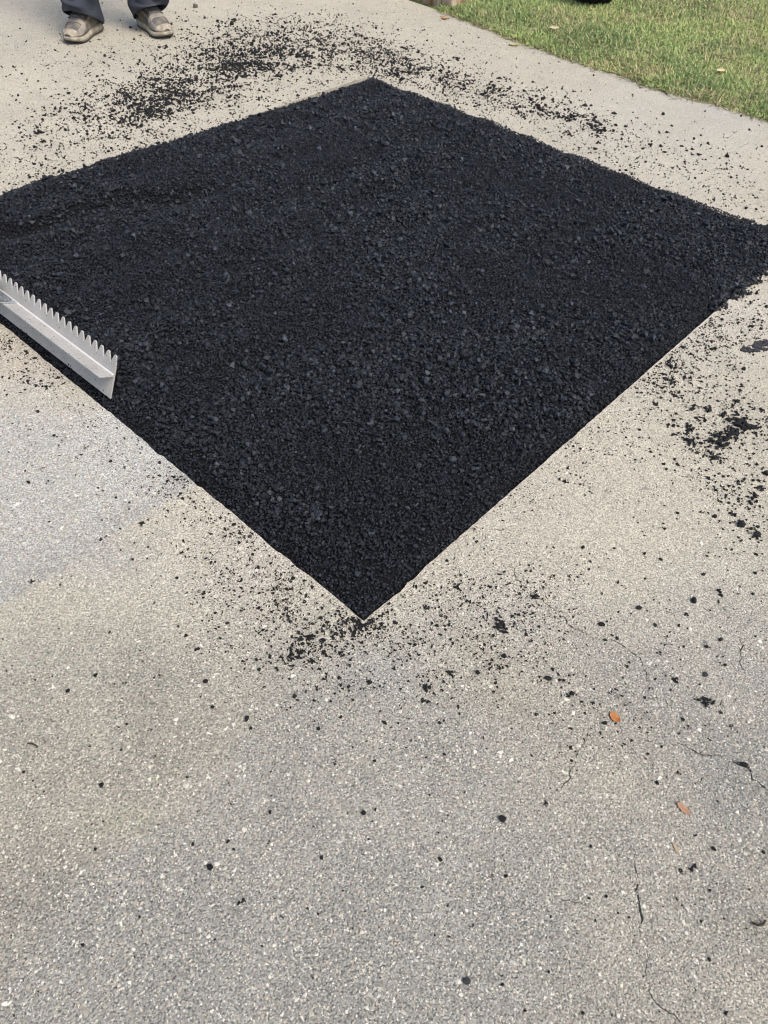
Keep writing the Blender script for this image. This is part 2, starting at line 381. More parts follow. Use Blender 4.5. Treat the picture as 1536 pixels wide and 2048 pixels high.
def gn_scatter(name, pts, rot, scl, var, mat, parent=None, nvar=6, sub=1, amp=.5, freq=1.3):
    """points carrying rotation, scale and variant; each grows one small rough stone"""
    me = bpy.data.meshes.new(name); me.vertices.add(len(pts)); me.vertices.foreach_set('co', np.ascontiguousarray(pts, np.float32).ravel())
    for nm, a in (('rot', rot), ('scl', scl)):
        at = me.attributes.new(nm, 'FLOAT_VECTOR', 'POINT'); at.data.foreach_set('vector', np.ascontiguousarray(a, np.float32).ravel())
    at = me.attributes.new('var', 'INT', 'POINT'); at.data.foreach_set('value', np.ascontiguousarray(var, np.int32))
    me.materials.append(mat)
    o = link(name, me, None, parent); o['kind'] = 'stuff'
    g = bpy.data.node_groups.new(name, 'GeometryNodeTree')
    g.interface.new_socket('Geometry', in_out='INPUT', socket_type='NodeSocketGeometry'); g.interface.new_socket('Geometry', in_out='OUTPUT', socket_type='NodeSocketGeometry')
    N = g.nodes.new; L = g.links.new
    gi, go = N('NodeGroupInput'), N('NodeGroupOutput')
    join = N('GeometryNodeJoinGeometry')
    for k in range(nvar):
        ic = N('GeometryNodeMeshIcoSphere'); ic.inputs['Radius'].default_value = .5; ic.inputs['Subdivisions'].default_value = sub
        rv = N('FunctionNodeRandomValue'); rv.data_type = 'FLOAT_VECTOR'; rv.inputs['Min'].default_value = (-.5 * amp,) * 3; rv.inputs['Max'].default_value = (.5 * amp,) * 3; rv.inputs['Seed'].default_value = k * 13 + 5
        off = N('GeometryNodeSetPosition'); L(ic.outputs[0], off.inputs['Geometry']); L(rv.outputs[0], off.inputs['Offset'])
        sp = N('GeometryNodeConvexHull'); L(off.outputs[0], sp.inputs[0])
        ss = N('GeometryNodeSetShadeSmooth'); ss.inputs['Shade Smooth'].default_value = False; L(sp.outputs[0], ss.inputs[0])
        sm = N('GeometryNodeSetMaterial'); sm.inputs['Material'].default_value = mat; L(ss.outputs[0], sm.inputs[0])
        gt = N('GeometryNodeGeometryToInstance'); L(sm.outputs[0], gt.inputs[0]); L(gt.outputs[0], join.inputs[0])
    def attr(nm, ty):
        q = N('GeometryNodeInputNamedAttribute'); q.data_type = ty; q.inputs['Name'].default_value = nm
        return [s for s in q.outputs if s.enabled][0]
    iop = N('GeometryNodeInstanceOnPoints'); L(gi.outputs[0], iop.inputs['Points']); L(join.outputs[0], iop.inputs['Instance'])
    iop.inputs['Pick Instance'].default_value = True; L(attr('var', 'INT'), iop.inputs['Instance Index'])
    L(attr('rot', 'FLOAT_VECTOR'), iop.inputs['Rotation']); L(attr('scl', 'FLOAT_VECTOR'), iop.inputs['Scale'])
    L(iop.outputs[0], go.inputs[0])
    md = o.modifiers.new('scatter', 'NODES'); md.node_group = g
    return o

# pebbles exposed in the worn slab near the camera
Pl, Sl = [], []
def wearmap(P, pp):
    base = .38 + .5 * sstep(1080, 1480, pp[:, 1]) + .35 * sstep(820, 1250, pp[:, 0]) * sstep(1150, 1400, pp[:, 1]) + .45 * sstep(420, 250, pp[:, 0] + .25 * (pp[:, 1] - 900)) * (pp[:, 1] < 1200)
    return np.clip(base * (.7 + .6 * fbm(P[:, 0] * 4.5, P[:, 1] * 4.5)), .05, 1)
for n, med, sg, lo, hi, mul in ((300000, .0030, .25, .0019, .0048, 1.0), (34000, .0058, .25, .0042, .0095, .75), (2600, .0095, .22, .0075, .016, .6)):
    P = np.stack([rng.uniform(-1.45, 1.55, n), rng.uniform(-.1, 1.75, n)], 1); pp = photo(to3(P)); uvp = uv_of(P)
    ok = (rng.random(n) < wearmap(P, pp) * mul) & ~((uvp > -.012).all(1)) & (pp[:, 1] > 780) & (pp[:, 0] > -60) & (pp[:, 0] < 1600)
    P = P[ok]; Pl.append(P); Sl.append(np.clip(rng.lognormal(np.log(med), sg, len(P)), lo, hi))
P = np.concatenate(Pl); sz = np.concatenate(Sl)
for cl in crack_lines:      # keep the open cracks clear
    for k in range(len(cl) - 1):
        a_, b_ = cl[k], cl[k + 1]; tt = np.clip(((P - a_) @ (b_ - a_)) / ((b_ - a_) @ (b_ - a_)), 0, 1); ok = np.linalg.norm(P - (a_ + tt[:, None] * (b_ - a_)), axis=1) > sz * .45 + .0006 * (rng.random(len(P)) < .7) - .6 * sz * (rng.random(len(P)) < .12)
        P, sz = P[ok], sz[ok]
P3 = to3(P, 0); P3[:, 2] = -.14 * sz
sc3 = np.stack([sz * rng.uniform(.8, 1.25, len(P)), sz * rng.uniform(.65, 1.0, len(P)), sz * rng.uniform(.45, .6, len(P))], 1)
rz = np.zeros((len(P), 3)); rz[:, 2] = rng.uniform(0, 6.28, len(P)); rz[:, :2] = rng.normal(0, .12, (len(P), 2))
pq = photo(P3); vis = (pq[:, 0] > 0) & (pq[:, 0] < 1536) & (pq[:, 1] > 0) & (pq[:, 1] < 2048)
order = np.argsort(-np.where(vis, sz / pq[:, 2], 0)); big, rest = order[:300], order[300:]
peb = [chunk_mesh('pebble', 100 + k, 1, 1, 1, 14, mat=M['pebble']) for k in range(6)]
for k, i in enumerate(big):
    o = link('pebble', peb[k % 6], None, driveway, P3[i]); o.scale = sc3[i] * 1.15; o.rotation_euler = rz[i]
gn_scatter('pebbles', P3[rest], rz[rest], sc3[rest], rng.integers(0, 6, len(rest)), M['pebble'], driveway, sub=1, amp=.8)

# ------------------------------------------------------------------ asphalt patch
def seg_y(x, pts):
    xs, ys = zip(*pts); return np.interp(x, xs, ys)
def asphalt_h(P):
    uv = uv_of(P); u, v = uv[:, 0], uv[:, 1]
    dLR, dLL, dUR, dUL = v * LV, u * LU, (1 - u) * LU, (1 - v) * LV     # distance to each side
    h = .012 + .020 * (fbm(P[:, 0] * 2.2, P[:, 1] * 2.2) - .5) + .013 * (fbm(P[:, 0] * 7, P[:, 1] * 7) - .5) + .010 * (fbm(P[:, 0] * 22, P[:, 1] * 22, 2) - .5)
    h = h + .006 * np.sin((v * LV) * 26 + 3 * fbm(u * 3, v * 3)) * sstep(.1, .4, v)     # rake passes
    q = photo(to3(P, .01)); x, y = q[:, 0], q[:, 1]
    yl = seg_y(x, [(-300, 560), (0, 470), (90, 452), (160, 424), (240, 404), (330, 396), (440, 372), (600, 330)])
    up = sstep(-4, 9, yl - y + 14 * (fbm(P[:, 0] * 9, P[:, 1] * 9) - .5)) * sstep(560, 200, x) * sstep(0, .12, dUL + .03)
    h = h + .034 * up - .017 * np.exp(-((y - yl - 7) / 12.0) ** 2) * sstep(600, 330, x)
    # a lower, smoother strip beside the near-left edge and a heap behind it
    h = np.where(dLL < .35, h + .016 * np.exp(-((dLL - .14) / .07) ** 2) * sstep(.05, .35, v) * (.4 + .9 * fbm(v * 9, u * 5)), h)
    h = h - np.maximum(.020 * (1 - sstep(0, .085, dLL)) * sstep(0, .16, dLR), .018 * (1 - sstep(0, .05, dLR)) * sstep(1.0, .78, u) * sstep(0, .12, dLL))
    h = h - .024 * (1 - sstep(0, .05, dUL)) * sstep(.35, .8, u) - .002 * (1 - sstep(0, .04, dUR))
    # spilled over the right corner
    h = h + .010 * np.exp(-(((1 - u) * LU) / .22) ** 2 - ((v * LV) / .20) ** 2)
    return h
patch = empty('asphalt_patch', (*of_uv(np.array([[.5, .5]]))[0], 0))
tag(patch, 'square patch of loose fresh black asphalt filling the cut in the pale concrete', 'asphalt patch')
inv = -np.array(patch.location)
ng = 150
uu, vv = np.meshgrid(np.linspace(-.0006, 1.0006, ng), np.linspace(-.0006, 1.0006, ng)); UV = np.stack([uu.ravel(), vv.ravel()], 1)
P = of_uv(UV); H_ = asphalt_h(P) - .010
rim = np.minimum.reduce([UV[:, 0] * LU, (1 - UV[:, 0]) * LU, UV[:, 1] * LV, (1 - UV[:, 1]) * LV])
H_ = np.where(rim < .012, np.minimum(H_, -.010), H_)
idx = np.arange(ng * ng).reshape(ng, ng)
F_ = np.stack([idx[:-1, :-1].ravel(), idx[:-1, 1:].ravel(), idx[1:, 1:].ravel(), idx[1:, :-1].ravel()], 1)
link('bed', mesh('bed', np.concatenate([P, H_[:, None]], 1) + inv, F_, True), M['asphalt_base'], patch)
# loose stones
def spread(n, szf, jit):
    UV = rng.random((n, 2)); P = of_uv(UV); sz = szf(n)
    return P, sz
mod = lambda P: fbm(P[:, 0] * 3.1 + 9, P[:, 1] * 3.1 + 4)
sets = []
n = 240000; P = of_uv(rng.random((n, 2))); sets.append((P, np.clip(rng.lognormal(np.log(.0044), .25, n), .0026, .0075)))
n = 60000; P = of_uv(rng.random((n, 2))); k = rng.random(n) < sstep(.32, .62, mod(P)) * .7 + .02; P = P[k]; sets.append((P, np.clip(rng.lognormal(np.log(.0088), .2, len(P)), .006, .013)))
n = 15000; P = of_uv(rng.random((n, 2))); k = rng.random(n) < sstep(.40, .66, mod(P)) * .8 + .08; P = P[k]; sets.append((P, np.clip(rng.lognormal(np.log(.0135), .28, len(P)), .009, .028)))
n = 160; sets.append((of_uv(rng.random((n, 2))), rng.uniform(.018, .026, n)))
P = np.concatenate([s[0] for s in sets]); sz = np.concatenate([s[1] for s in sets])
uv = uv_of(P); dmin = np.minimum.reduce([uv[:, 0] * LU, (1 - uv[:, 0]) * LU, uv[:, 1] * LV, (1 - uv[:, 1]) * LV])
dnear = np.minimum(uv[:, 0] * LU, uv[:, 1] * LV)
ok = (dmin > sz * .3) & ~((sz > .010) & (dnear < .05)) & ~((sz > .0085) & (dmin < .03)) ; P, sz = P[ok], sz[ok]
h = asphalt_h(P); z = h + (rng.random(len(P)) - .52) * sz * 1.15
P3 = np.concatenate([P, z[:, None]], 1)
# heap spilled over the right corner and small overspills along the far edges
sp = ground(np.stack([rng.uniform(1420, 1640, 4200), rng.uniform(455, 625, 4200)], 1))
spu = uv_of(sp); ds = np.linalg.norm((sp - g1(1505, 545)) / np.array([.17, .16]), axis=1)
yedge = seg_y(photo(to3(sp))[:, 0], [(1420, 640), (1455, 599), (1500, 590), (1536, 572), (1640, 560)])
okk = (rng.random(len(sp)) < np.exp(-np.maximum(0, spu[:, 1] * -LV - .015) / .014)) & (spu[:, 0] < 1.03) & (photo(to3(sp))[:, 1] < yedge + 14 * (rng.random(len(sp)) - .3)); sp = sp[okk]
ssz = np.clip(rng.lognormal(np.log(.0085), .35, len(sp)), .004, .02)
sz3 = np.abs(rng.normal(0, .0045, len(sp))) + ssz * .3
P3 = np.concatenate([P3, np.concatenate([sp, sz3[:, None]], 1)]); sz = np.concatenate([sz, ssz])
nl_ = 500; ue = rng.random(nl_); side = rng.random(nl_) < .5
off = np.abs(rng.normal(0, .005, nl_))
eu = np.where(side, 1 + off / LU, .02 + ue * .34); ev = np.where(side, ue, 1 + off / LV)
sp = of_uv(np.stack([eu, ev], 1)); kk = fbm(sp[:, 0] * 9, sp[:, 1] * 9) > .40; sp = sp[kk]
ssz = np.clip(rng.lognormal(np.log(.006), .3, len(sp)), .003, .014)
P3 = np.concatenate([P3, np.concatenate([sp, ssz[:, None] * .32], 1)]); sz = np.concatenate([sz, ssz])
N_ = len(P3); asp = rng.uniform(.75, 1.25, (N_, 3)); asp[:, 2] *= .78; sc3 = asp * sz[:, None]
rot = np.stack([rng.normal(0, .35, N_), rng.normal(0, .35, N_), rng.uniform(0, 6.28, N_)], 1)
pq = photo(P3); vis = (pq[:, 0] > 0) & (pq[:, 0] < 1536) & (pq[:, 1] > 0) & (pq[:, 1] < 2048) & (P3[:, 2] > asphalt_h(P3[:, :2]) - sz * .3)
order = np.argsort(-np.where(vis, sz / pq[:, 2], 0)); big, rest = order[:300], order[300:]
stone = [chunk_mesh('stone', 200 + k, 1, .9, .85, 15, mat=M['asphalt_big']) for k in range(8)]
for k, i in enumerate(big):
    o = link('stone', stone[k % 8], None, patch, P3[i] + inv + np.array([0, 0, sz[i] * .18])); o.scale = sc3[i]; o.rotation_euler = rot[i]
gn_scatter('stones', P3[rest] + inv, rot[rest], sc3[rest], rng.integers(0, 8, len(rest)), M['asphalt_stone'], patch, nvar=8, sub=1, amp=.55)

# ------------------------------------------------------------------ asphalt crumbs: fine ones as one scatter, the larger ones as things
cl_px, cl_w = [], []
def cluster(n, x, y, sx, sy, rot=0.0, mm=4.2, sg=.42, ring=0):
    a = rng.normal(0, 1, (n, 2))
    c, s = math.cos(R(rot)), math.sin(R(rot)); ax, ay = a[:, 0] * sx, a[:, 1] * sy
    cl_px.append(np.stack([x + ax * c - ay * s, y + ax * s + ay * c], 1)); cl_w.append(np.clip(rng.lognormal(np.log(mm * .001), sg, n), .0018, .017))
def bandc(n, pts, spr, mm=4.0, sg=.42):
    pts = np.array(pts, float); L_ = np.linalg.norm(np.diff(pts, axis=0), axis=1); cu = np.concatenate([[0], np.cumsum(L_)]); t_ = rng.uniform(0, cu[-1], n)
    x = np.interp(t_, cu, pts[:, 0]) + rng.normal(0, spr, n); y = np.interp(t_, cu, pts[:, 1]) + rng.normal(0, spr * .6, n)
    cl_px.append(np.stack([x, y], 1)); cl_w.append(np.clip(rng.lognormal(np.log(mm * .001), sg, n), .0018, .017))
# behind the far corner
cluster(1800, 500, 122, 50, 21, -8, 6.2); cluster(2500, 400, 150, 110, 36, -14, 5.6); cluster(2100, 320, 185, 84, 30, -12, 5.6)
cluster(3400, 590, 95, 110, 28, 4, 5.6); cluster(700, 285, 215, 40, 18, 0, 6.0); cluster(1000, 690, 85, 80, 22, 18, 5.2); cluster(1800, 430, 165, 190, 48, -12, 4.8); cluster(900, 250, 220, 90, 30, -10, 5.0)
bandc(2600, [(30, 370), (260, 290), (520, 205), (690, 150)], 42, 3.4); bandc(900, [(0, 330), (120, 270), (260, 230)], 50, 4.4)
bandc(1500, [(640, 60), (760, 110), (900, 170)], 40, 4.2); cluster(600, 745, 130, 40, 16, 15, 4.4)
cluster(900, 300, 90, 150, 40, 0, 3.6); cluster(350, 110, 170, 90, 60, 0, 4.0); cluster(260, 640, 40, 150, 25, 0, 4.0)
# along the far right edge
bandc(2600, [(730, 110), (800, 135), (960, 185), (1120, 225), (1210, 262)], 34, 5.2); bandc(500, [(760, 120), (880, 150), (1000, 190)], 16, 5.8); bandc(220, [(1050, 205), (1090, 222), (1160, 240), (1215, 265)], 9, 7.0); bandc(1800, [(900, 200), (1150, 290), (1400, 380), (1536, 430)], 42, 3.6); bandc(500, [(1200, 255), (1330, 300), (1480, 350)], 40, 4.6)
cluster(260, 960, 90, 90, 40, 20, 4.0); cluster(150, 1250, 170, 120, 40, 20, 3.6); cluster(150, 1480, 300, 70, 50, 20, 4.2)
# right side
cluster(420, 1462, 862, 38, 24, -35, 4.6); cluster(420, 1440, 880, 60, 60, 0, 3.6); cluster(260, 1395, 860, 26, 40, 0, 4.0); cluster(260, 1430, 960, 50, 50, 0, 3.6); cluster(220, 1505, 1010, 40, 50, 0, 4.2)
bandc(1500, [(1460, 610), (1380, 690), (1280, 780)], 46, 3.2); cluster(900, 1430, 690, 80, 55, -20, 3.2); cluster(500, 1340, 760, 60, 45, -30, 3.2); cluster(400, 1510, 620, 40, 40, 0, 3.4); cluster(300, 1500, 800, 60, 80, 0, 3.4); cluster(300, 1180, 900, 90, 60, -40, 2.4)
bandc(500, [(1250, 800), (1120, 920), (960, 1070)], 34, 2.3); cluster(260, 1300, 880, 110, 80, 0, 2.6); cluster(120, 1230, 1080, 150, 70, 0, 2.8); cluster(160, 1440, 1230, 100, 110, 0, 3.0)
# below the near corner
cluster(210, 690, 1255, 46, 28, 0, 3.8); cluster(130, 724, 1246, 14, 9, 0, 4.0); cluster(120, 615, 1300, 32, 18, -15, 3.8); cluster(620, 760, 1240, 120, 60, -8, 2.6); cluster(500, 640, 1270, 120, 60, 0, 2.6); cluster(500, 880, 1180, 90, 50, -20, 2.5)
cluster(500, 1060, 1190, 70, 50, 0, 2.5); cluster(420, 980, 1270, 90, 60, 0, 2.7); cluster(400, 800, 1370, 130, 60, 0, 2.4); cluster(160, 1000, 1340, 80, 50, 0, 3.0); cluster(120, 1190, 1420, 40, 60, 0, 2.8); cluster(160, 1300, 1420, 120, 80, 0, 2.6)
# near left edge
bandc(1100, [(330, 950), (440, 1060), (560, 1180), (640, 1250)], 36, 2.8); cluster(420, 440, 1130, 70, 60, 40, 2.8); cluster(360, 500, 1240, 80, 60, 0, 2.5); bandc(500, [(10, 670), (70, 730), (130, 790)], 26, 3.0); cluster(260, 40, 720, 50, 40, 0, 3.4); bandc(260, [(130, 790), (230, 890), (330, 960)], 30, 2.4); cluster(140, 120, 900, 110, 60, 0, 2.8); cluster(120, 300, 1020, 90, 60, 0, 2.8)
# thin spread over the foreground
cl_px.append(np.stack([rng.uniform(0, 1536, 420), rng.uniform(1150, 2040, 420)], 1)); cl_w.append(np.clip(rng.lognormal(np.log(.0024), .4, 420), .0014, .006)); cl_px.append(np.stack([rng.uniform(0, 1536, 900), rng.uniform(1000, 1600, 900)], 1)); cl_w.append(np.clip(rng.lognormal(np.log(.0018), .3, 900), .0011, .004))
cl_px.append(np.stack([rng.uniform(0, 700, 160), rng.uniform(860, 1500, 160)], 1)); cl_w.append(np.clip(rng.lognormal(np.log(.0026), .4, 160), .0014, .006))
px = np.concatenate(cl_px); csz = np.concatenate(cl_w)
okk = (px[:, 1] > -260) & (px[:, 1] < 2100) & (px[:, 0] > -500) & (px[:, 0] < 2000); px, csz = px[okk], csz[okk]
P = ground(px); u_ = uv_of(P)
out = (u_[:, 0] < -.003) | (u_[:, 0] > 1.003) | (u_[:, 1] < -.003) | (u_[:, 1] > 1.003)
lump = fbm(P[:, 0] * 17 + 3, P[:, 1] * 17) ; csz = csz * (.78 + .55 * fbm(P[:, 0] * 23, P[:, 1] * 23 + 7)) * np.where(rng.random(len(P)) < .06, 1.7, 1)
okk = out & (lawn_side(P) < -.03) & (rng.random(len(P)) < .36 + .75 * sstep(.40, .60, lump)); P, csz, px = P[okk], csz[okk], px[okk]

# single crumbs measured in the photograph: x, y, width in pixels, shape, own label (or None)
ROUND, LONG, JAG, CLUMP, FLAT = 0, 1, 2, 3, 4
HAND = [
 (739,1366,14,ROUND,'round black crumb straight below the tip of the near corner'), (590,1394,12,ROUND,'egg-shaped black crumb below the ragged black clump left of the corner'),
 (769,1446,14,LONG,'slanting oval black crumb alone below the round one under the corner'), (670,1526,13,JAG,'wedge-shaped black crumb alone in the middle of the grey foreground'),
 (727,1626,14,ROUND,'squarish black crumb alone below the wedge-shaped one mid foreground'), (1004,1640,19,ROUND,'largest smooth oval black lump alone on the speckled foreground concrete'),
 (880,1720,14,ROUND,'black crumb with two tiny bits at its side in the lower foreground'), (984,1752,10,JAG,'small black crumb beside a cream embedded pebble in lower foreground'),
 (1004,1953,10,JAG,'small star-shaped black crumb lowest of the foreground crumbs'), (933,1963,17,FLAT,'flat faded grey chip lying near the bottom of the foreground'),
 (540,1625,11,ROUND,'dull black crumb alone, level with the squarish one, farther left'), (538,1685,11,JAG,'ragged black crumb touching a white embedded pebble'),
 (637,1458,11,ROUND,None),(734,1482,8,JAG,None),(706,1401,9,ROUND,None),(889,1509,9,ROUND,None),(549,1798,9,JAG,None),(624,1955,8,JAG,None),
 (955,1347,15,ROUND,'round black lump right of the crumb clump below the corner'), (1008,1314,15,ROUND,'grey-black lump upper right of the rusty concrete stain'),
 (854,1376,20,CLUMP,'spiky cluster of stuck black crumbs below and right of the corner'), (850,1404,15,CLUMP,'smaller ragged cluster just under the spiky black cluster'),
 (808,1399,9,JAG,None),(987,1384,9,ROUND,None),
 (203,1571,14,ROUND,'round glossy black crumb on the plain grey-green concrete at left'), (420,1736,17,ROUND,'big round black lump alone in the lower left foreground'),
 (483,1803,15,CLUMP,'three-armed black crumb in the lower left foreground'), (494,1439,20,LONG,'upright oblong black crumb with a smaller one at its foot'),
 (502,1457,10,ROUND,'small round crumb at the foot of the upright oblong crumb'), (425,1415,10,ROUND,None),(302,1459,11,JAG,None),(309,1514,10,JAG,None),(117,1476,9,JAG,None),
 (456,1684,14,LONG,'narrow slanting black crumb above the three-armed one'), (468,1699,9,LONG,None),(397,1622,9,JAG,None),(191,1699,9,ROUND,'dark crumb at the end of the pale yellow scuff'),
 (202,1078,13,JAG,'angular black crumb on the border of the pale grey concrete area'), (137,1383,13,ROUND,'greyish round crumb with a tiny one beside it, alone at left'),
 (412,1364,14,ROUND,'round black crumb on bare concrete left of the ragged clump'), (372,1272,10,ROUND,None),(310,1205,9,JAG,None),(58,966,11,ROUND,'rounded black crumb alone on the pale grey area by the left border'),
 (87,936,8,JAG,None),(255,922,9,JAG,None),(284,1048,13,CLUMP,'pair of stuck crumbs right of the pale grey area'),(313,1045,9,JAG,None),(259,1006,7,ROUND,None),(64,1163,12,CLUMP,'flattened double crumb at the lower tip of the pale grey area'),(408,1188,12,LONG,None),
 (1208,1447,15,ROUND,'grey-black lump lying against the orange leaf'), (1386,1737,16,CLUMP,'larger of two black crumb clusters side by side near the right border'), (1362,1742,10,CLUMP,'smaller of two black crumb clusters side by side near the right border'),
 (1256,1836,10,JAG,'black crumb left of the long crack in the lower right'), (1181,1693,9,ROUND,None),(1314,1566,11,ROUND,None),(1096,1357,16,FLAT,'wide dark grey lump below the right-hand crack'),
 (1295,1508,7,ROUND,None),(1323,1494,8,ROUND,None),(1427,1698,12,FLAT,'dull dark flat chip at right of the brown oval leaf'),(1419,1781,8,ROUND,None),(1212,1793,8,ROUND,None),(1178,1797,8,ROUND,None),
 (1462,1452,12,JAG,None),(1411,1405,26,CLUMP,'largest sprawling clump of black crumbs right of the orange leaf'), (1350,1360,15,CLUMP,None),(1531,1832,8,JAG,None),(1097,1944,8,ROUND,None),(1091,1607,11,CLUMP,None),
 (1485,1530,25,LONG,'long dark crumb wedged in the wide crack at the right'),(1120,1507,9,JAG,None),(1251,1411,9,JAG,None),(1345,1403,8,JAG,None),(1164,1404,10,LONG,None),(1186,1406,10,LONG,None),
 (1386,1203,18,ROUND,'big round grey-black lump at the upper end of the thin right crack'), (1204,1250,19,LONG,'lens-shaped black crumb lying just above the long middle crack'), (1277,1217,13,ROUND,'round black crumb with a tiny neighbour above the middle crack'),
 (1236,1166,9,ROUND,None),(1289,1108,9,ROUND,None),(1321,1119,10,FLAT,None),(1165,1096,10,ROUND,None),(1228,1098,8,ROUND,None),(1441,1280,12,ROUND,None),(1412,1294,11,ROUND,None),(1410,1350,13,FLAT,'flat pale grey stone chip among black crumbs at right'),
 (1107,1152,10,JAG,None),(1403,1025,13,JAG,None),(1429,1034,12,ROUND,None),(1513,1072,22,CLUMP,None),(1509,1147,10,ROUND,None),(1438,1186,16,CLUMP,None),(999,1253,30,CLUMP,'streaky flattened clump right of the near corner'),(1051,1176,9,LONG,None),(1070,1195,18,CLUMP,'crumb cluster lying over the crack right of the corner'),(1109,1195,9,JAG,None),
 (464,50,12,ROUND,'black lump right of the second shoe at the top'), (391,15,10,FLAT,'tan pebble on the concrete right of the trouser leg'), (79,266,19,CLUMP,'ragged flat black clump at far left behind the patch'),
 (121,219,8,ROUND,None),(111,219,8,ROUND,None),(27,135,6,ROUND,None),(44,149,8,LONG,None),(37,192,7,ROUND,None),(210,113,8,ROUND,None),(752,58,6,ROUND,None),(205,151,7,JAG,None),(178,253,8,CLUMP,None),(39,257,8,ROUND,None),(26,249,7,LONG,None),
 (1398,310,11,CLUMP,'largest of the black crumbs on the concrete strip beside the lawn'), (1453,314,12,ROUND,'black crumb at the end of the thin crack beside the lawn'),(1415,288,8,ROUND,None),(1387,279,7,ROUND,None),(1401,272,6,ROUND,None),(1384,310,8,FLAT,None),(1363,293,9,FLAT,None),(1326,230,8,ROUND,None),(1284,176,7,JAG,None),(1265,191,6,ROUND,None),(1187,152,6,ROUND,None),(1491,418,8,ROUND,None),(1482,233,6,ROUND,None),(1523,294,7,ROUND,None),(1495,340,8,LONG,None),(1329,305,10,FLAT,None),(1302,291,8,ROUND,None),(1251,254,10,FLAT,None),(1143,234,16,CLUMP,None),(1202,262,12,CLUMP,None),(1228,228,12,CLUMP,None),(1075,215,18,CLUMP,None),
 (1429,699,12,ROUND,'black lump nearest the flattened grey asphalt smear'),(1523,822,13,CLUMP,None),(1473,804,15,CLUMP,None),(1415,820,19,CLUMP,None),(1447,830,17,CLUMP,None),(1378,856,21,CLUMP,None),(1378,885,23,CLUMP,None),(1531,948,16,ROUND,None),(1521,978,18,CLUMP,None),(1507,994,18,CLUMP,None),(1482,849,40,CLUMP,'biggest dense clump of crumbs right of the patch'),(1442,878,42,CLUMP,'broad lower half of the dense crumb heap right of the patch'),(1429,917,20,CLUMP,None),(1341,735,11,ROUND,None),(1466,866,30,CLUMP,None),
 (594,1310,28,CLUMP,'ragged black clump below left of the near corner'),(648,1305,12,ROUND,None),(621,1276,22,CLUMP,None),(648,1253,10,ROUND,None),(714,1262,22,CLUMP,'heap of crumbs right under the tip of the near corner'),(751,1250,12,JAG,None),(742,1268,8,JAG,None),(648,1281,14,LONG,None),(622,1323,14,CLUMP,None),(763,1230,12,CLUMP,None),(852,1216,14,CLUMP,None),(915,1174,17,CLUMP,None),(891,1234,12,JAG,None),(901,1346,15,CLUMP,None),(789,1324,9,JAG,None),
]
ZONES = [  # test in photograph terms -> shared label and group
    (lambda x, y: y < 150 and x < 780, 'small black crumb in the wide scatter between shoes and far corner', 'crumbs scattered in front of the shoes'),
    (lambda x, y: y < 420 and x < 780, 'small black crumb on the concrete along the upper left patch edge', 'crumbs along the upper left edge'),
    (lambda x, y: y < 480, 'small black crumb on the concrete strip between patch and lawn', 'crumbs on the strip beside the lawn'),
    (lambda x, y: y < 800 and x > 1100, 'small black crumb by the right edge of the patch around the smear', 'crumbs along the right edge'),
    (lambda x, y: y < 1090 and x > 1100, 'black crumb in the dense spill right of the patch', 'crumbs in the dense spill at right'),
    (lambda x, y: y < 1240 and x < 660, 'small black crumb on the pale concrete left of the near corner', 'crumbs along the near left edge'),
    (lambda x, y: y < 1430 and x < 930, 'small black crumb in the sprinkle around the near corner tip', 'crumbs around the near corner'),
    (lambda x, y: y < 1400 and x >= 930, 'small black crumb near the cracks right of the near corner', 'crumbs around the middle cracks'),
    (lambda x, y: x > 1020, 'small black crumb near the two brown leaves in the right foreground', 'crumbs around the brown leaves'),
    (lambda x, y: True, 'small black crumb thinly strewn over the left and middle foreground', 'crumbs in the left and middle foreground'),
]
SH = {ROUND: [chunk_mesh('asphalt_crumb', 300 + k, 1.08, .92, .85, 13, mat=M['crumb']) for k in range(4)],
      LONG: [chunk_mesh('asphalt_crumb', 320 + k, 1.05, .55, .55, 18, mat=M['crumb']) for k in range(3)],
      JAG: [rock_mesh('asphalt_crumb', 340 + k, 1, .5, 1.1, .85, .8, 5, mat=M['crumb']) for k in range(4)],
      CLUMP: [rock_mesh('asphalt_crumb', 360 + k, 1, .4, 1.15, .95, .8, 11, mat=M['crumb']) for k in range(5)],
      FLAT: [rock_mesh('asphalt_crumb', 380 + k, 2, .25, 1, .8, .35, mat=M['crumb']) for k in range(3)]}
HEAP = [rock_mesh('asphalt_crumb', 410 + k, 1, .45, 1.3, .9, .8, 34, mat=M['crumb']) for k in range(4)]
GREY = [rock_mesh('stone_chip', 390 + k, 2, .25, 1, .8, .4, mat=M['crumb_grey']) for k in range(2)]
TAN = rock_mesh('pebble', 395, 2, .25, 1, .85, .7, mat=M['crumb_tan'])
PENDING = []
def drop(me, x, y, wpx, label, yaw, squash=1.0, shape=ROUND):
    q = photo(to3(g1(x, y)))[0]; s = wpx * q[2] / FPX
    zz = [v.co.z for v in me.vertices]; lo = min(zz)
    o = link('asphalt_crumb', me, None, None, (*g1(x, y), -lo * s * squash * .86)); o.scale = (s, s, s * squash); o.rotation_euler = (0, 0, yaw)
    if label: tag(o, label, 'asphalt crumb', 'single asphalt crumbs lying on the concrete')
    else:
        PENDING.append((o, x, y, shape, wpx))
        for f_, lb, gp in ZONES:
            if f_(x, y): tag(o, lb, 'asphalt crumb', gp); break
    return o
cnt = 0
